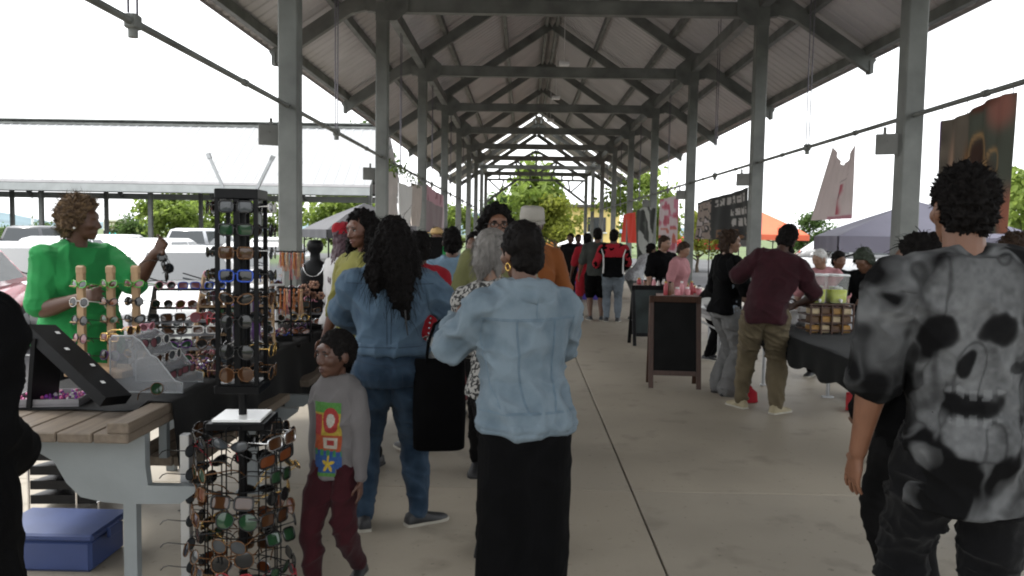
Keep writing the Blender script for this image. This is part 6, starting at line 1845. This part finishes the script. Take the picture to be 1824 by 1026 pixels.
def pr_brown(u, v):
    n = len(u); P = np.stack([u * 4, v * 4, u * 0], 1)
    c = np.tile(np.array((.115, .125, .095)), (n, 1)) * (.75 + .5 * vnoise(P * 1.3, 2))[:, None]
    L = u < .42; c[L] = np.array((.16, .13, .10)) * (.6 + .8 * vnoise(P * 2, 4))[L][:, None]
    g = lambda a, b, ra, rb: np.exp(-(((u - a) / ra) ** 2 + ((v - b) / rb) ** 2) ** 2)
    def mixin(w, col): 
        nonlocal c
        c = c * (1 - w[:, None]) + np.array(col) * w[:, None]
    mixin(g(.85, .92, .16, .16), (.42, .17, .13)); mixin(g(.62, .99, .18, .05), (.16, .05, .03))
    mixin(g(.55, .60, .15, .17), (.055, .022, .012)); mixin(g(.68, .30, .17, .26), (.07, .022, .012)); mixin(g(.22, .52, .05, .30), (.50, .32, .22)); mixin(g(.40, .45, .05, .25), (.32, .15, .05)); mixin(g(.99, .12, .10, .20), (.45, .17, .11)); mixin(g(.0, .9, .05, .3), (.20, .05, .35))
    def loop(cx, cy, rx, ry, w, a0=0, a1=6.3):
        d = np.hypot((u - cx) / rx, (v - cy) / ry); a = np.arctan2((v - cy) / ry, (u - cx) / rx) % 6.283
        m_ = np.exp(-((d - 1) / w) ** 2) * ((a > a0) & (a < a1)); mixin(np.clip(m_, 0, 1) * .9, (.50, .30, .13))
    loop(.56, .62, .11, .15, .14); loop(.78, .52, .075, .10, .16); loop(.66, .44, .05, .10, .22); loop(.60, .34, .05, .10, .2)
    for k, s in ((.63, .25), (.70, .34), (.75, .22)):
        m_ = np.exp(-((u - k - (.42 - v) * s) / .016) ** 2) * (v < .48) * (v > .06); mixin(m_ * .9, (.52, .30, .12))
    return c * .62
hang('brown_banner', 'brown and green printed banner with tan ribbon shapes hanging from the right rail', 3.71, 7.42, 6.30, 1.66, 2.66, pr_brown, sway=.015, top=lambda u: .07 * u - .02 * math.sin(u * 6.3) , seed=2, ties=(.03, .40, .97))
def pr_white(u, v):
    n = len(u); c = np.tile(np.array((.52, .44, .43)), (n, 1)) * (.92 + .16 * vnoise(np.stack([u * 5, v * 5, u * 0], 1), 1))[:, None]
    w = np.exp(-((u - .62 - .03 * np.sin(v * 14)) / .05) ** 2) * (v < .62) * (v > .08) * (vnoise(np.stack([u * 9, v * 16, u * 0], 1), 5) > .38)
    c = c * (1 - w[:, None]) + np.array((.33, .05, .08)) * w[:, None]
    c[(v < .055) & (u > .35)] = (.40, .18, .22); c[(np.abs(v - .68) < .012) & (u > .5) & (u < .85)] = (.30, .25, .25)
    d = np.hypot((u - .60) / .05, (v - .42) / .06); c[d < 1] = (.10, .05, .06)
    return c
hang('white_banner', 'white banner with small red figure dangling skewed from two points of the right rail', 3.71, 9.92, 9.28, 1.83, 2.70, pr_white, sway=.012, skew=.62, top=lambda u: -.26 * math.sin(math.pi * min(1, u) ** 1.15) + .03 * u, seed=4, ties=(.0, 1.0))
def pr_black(u, v):
    n = len(u); c = np.tile(np.array((.020, .020, .020)), (n, 1)); P = np.stack([u * 16, v * 16, u * 0], 1); nz = vnoise(P, 3)
    w = (u < .38) & (nz > .48) & (v < .95); c[w] = (.28, .22, .19)
    w = (u < .30) & (nz < .30); c[w] = (.40, .34, .33)
    for z0, u0, u1 in ((.84, .42, .98), (.58, .66, .98), (.36, .70, .98)):
        w = (np.abs(v - z0) < .075) & (u > u0) & (u < u1) & (np.abs(((u - u0) * 11) % 1 - .5) < .36) & (vnoise(np.stack([u * 42, v * 30, u * 0], 1), 6) > .28)
        c[w] = (.36, .34, .32)
    w = (v < .22) & (u > .5) & (nz > .45); c[w] = (.16, .08, .04)
    return c
hang('black_banner', 'black printed sheet with rows of pale lettering hanging beside the third right column', 3.71, 17.6, 13.5, 1.55, 2.42, pr_black, ny=70, sway=.06, top=lambda u: -.10 + .10 * u, seed=6)
def pr_pink(u, v):
    n = len(u); c = np.tile(np.array((.60, .50, .52)), (n, 1)); nz = vnoise(np.stack([u * 7, v * 16, u * 0], 1), 9)
    c[nz > .55] = (.55, .20, .28); c[(nz > .66)] = (.45, .10, .14); c[(v < .62) & (v > .45) & (nz > .40)] = (.50, .13, .09); c[np.hypot((u - .4) / .3, (v - .26) / .04) < 1] = (.08, .04, .05)
    return c
hang('pink_banner', 'tall white and pink blotched banner hanging down behind the pink shirted seller', 3.6, 21.6, 19.2, .55, 2.55, pr_pink, sway=.04, seed=3)
def pr_bw(u, v):
    n = len(u); c = np.tile(np.array((.018, .020, .018)), (n, 1)); nz = vnoise(np.stack([u * 5 + v * 3, v * 6, u * 0], 1), 12)
    c[(nz > .60)] = (.33, .34, .32); c[nz < .22] = (.05, .06, .05)
    return c
hang('black_garment', 'black and grey blotched cloth hanging behind the seller in black', 3.6, 26.0, 22.5, .55, 2.5, pr_bw, sway=.10, top=lambda u: -.3 * abs(u - .5), seed=8)
hang('red_flag', 'bright red flag hanging beyond the right columns', 3.6, 29.5, 26.3, 1.35, 2.35, None, fabric('flag_red', (.62, .05, .03), .05), sway=.06, seed=5, cat='flag')
hang('grey_cloth', 'plain grey cloth hanging behind the fourth right column', 4.6, 17.9, 16.6, 1.4, 2.35, None, fabric('panel_grey', (.24, .24, .25), .08), sway=.02, seed=7, cat='cloth')
# left rail
F_SHEER = fabric('pale_cloth', (.52, .47, .44), .12, 3)
hang('pale_cloth', 'pale pinkish cloth hanging from the left rail by the second column', -2.29, 13.45, 14.9, 1.62, 2.62, None, F_SHEER, sway=.06, seed=1, cat='cloth')
hang('white_cloth', 'white cloth hanging lower between the second and third left columns', -2.29, 14.95, 16.6, 1.30, 2.50, None, fabric('bright_white', (.66, .65, .63), .05, 3), sway=.05, seed=2, cat='cloth')
hang('cream_cloth', 'cream cloth with fringe hanging next to the third left column', -2.29, 16.7, 18.1, 1.72, 2.60, None, fabric('cream', (.46, .40, .36), .1, 4), sway=.05, seed=3, cat='cloth')
def pr_mauve(u, v):
    n = len(u); c = np.tile(np.array((.22, .165, .175)), (n, 1)); w = (v > .66) & (u > .12); c[w] = (.45, .24, .28); c[(v > .66) & (vnoise(np.stack([u * 14, v * 4, u * 0], 1), 2) > .6)] = (.25, .10, .13); c[(u > .9)] = (.55, .45, .48); return c
hang('mauve_cloth', 'mauve cloth with pink top hanging past the third left column', -2.29, 18.6, 23.2, 1.62, 2.72, pr_mauve, sway=.05, top=lambda u: -.10 * u, seed=4, cat='cloth')
# leafy garland on the left rail
go_ = empty('leaf_garland', (-2.29, 13.4, 2.72), 0, 'green leafy garland wound along the left rail over the pale cloth', 'garland')
b = MB(); b.tube([(.0 + .02 * math.sin(k * 1.3), .1 * k, .03 * math.cos(k) - .004 * k) for k in range(46)], .008, 5); b.build('vine', mat('vine', (.05, .09, .02), .7), go_)
for k in range(130):
    y = random.random() ** 1.4 * 4.4; c = V((random.gauss(0, .035), y, random.gauss(-.02, .055))); a = V((random.gauss(0, 1), random.gauss(0, 1), random.gauss(0, 1))).normalized(); e = a.orthogonal().normalized(); L_ = random.uniform(.06, .11)
    b = MB(); b.add([c, c + a * L_ * .5 + e * L_ * .25, c + a * L_, c + a * L_ * .5 - e * L_ * .25, c + a * L_ * .5 + a.cross(e) * .012], [(0, 1, 4), (1, 2, 4), (2, 3, 4), (3, 0, 4)]); b.build('leaf', LEAF[2] if k % 3 else LEAF[0], go_)
# sunglasses held up by the woman in green
hp = at(296, 462, 4.78)
for k in range(2):
    sunglasses(Matrix.Translation(hp + V((0.01 * k, -.03 * k, -.02 - .05 * k))) @ Matrix.Rotation(R(40 + 50 * k), 4, 'Z') @ Matrix.Rotation(R(60), 4, 'Y'), ['aviator', 'square'][k], 'black', 'dark', ['black aviator sunglasses dangling from the raised hand of the woman in green', 'black square sunglasses held below the raised hand of the woman in green'][k], 'sunglasses in the hand')
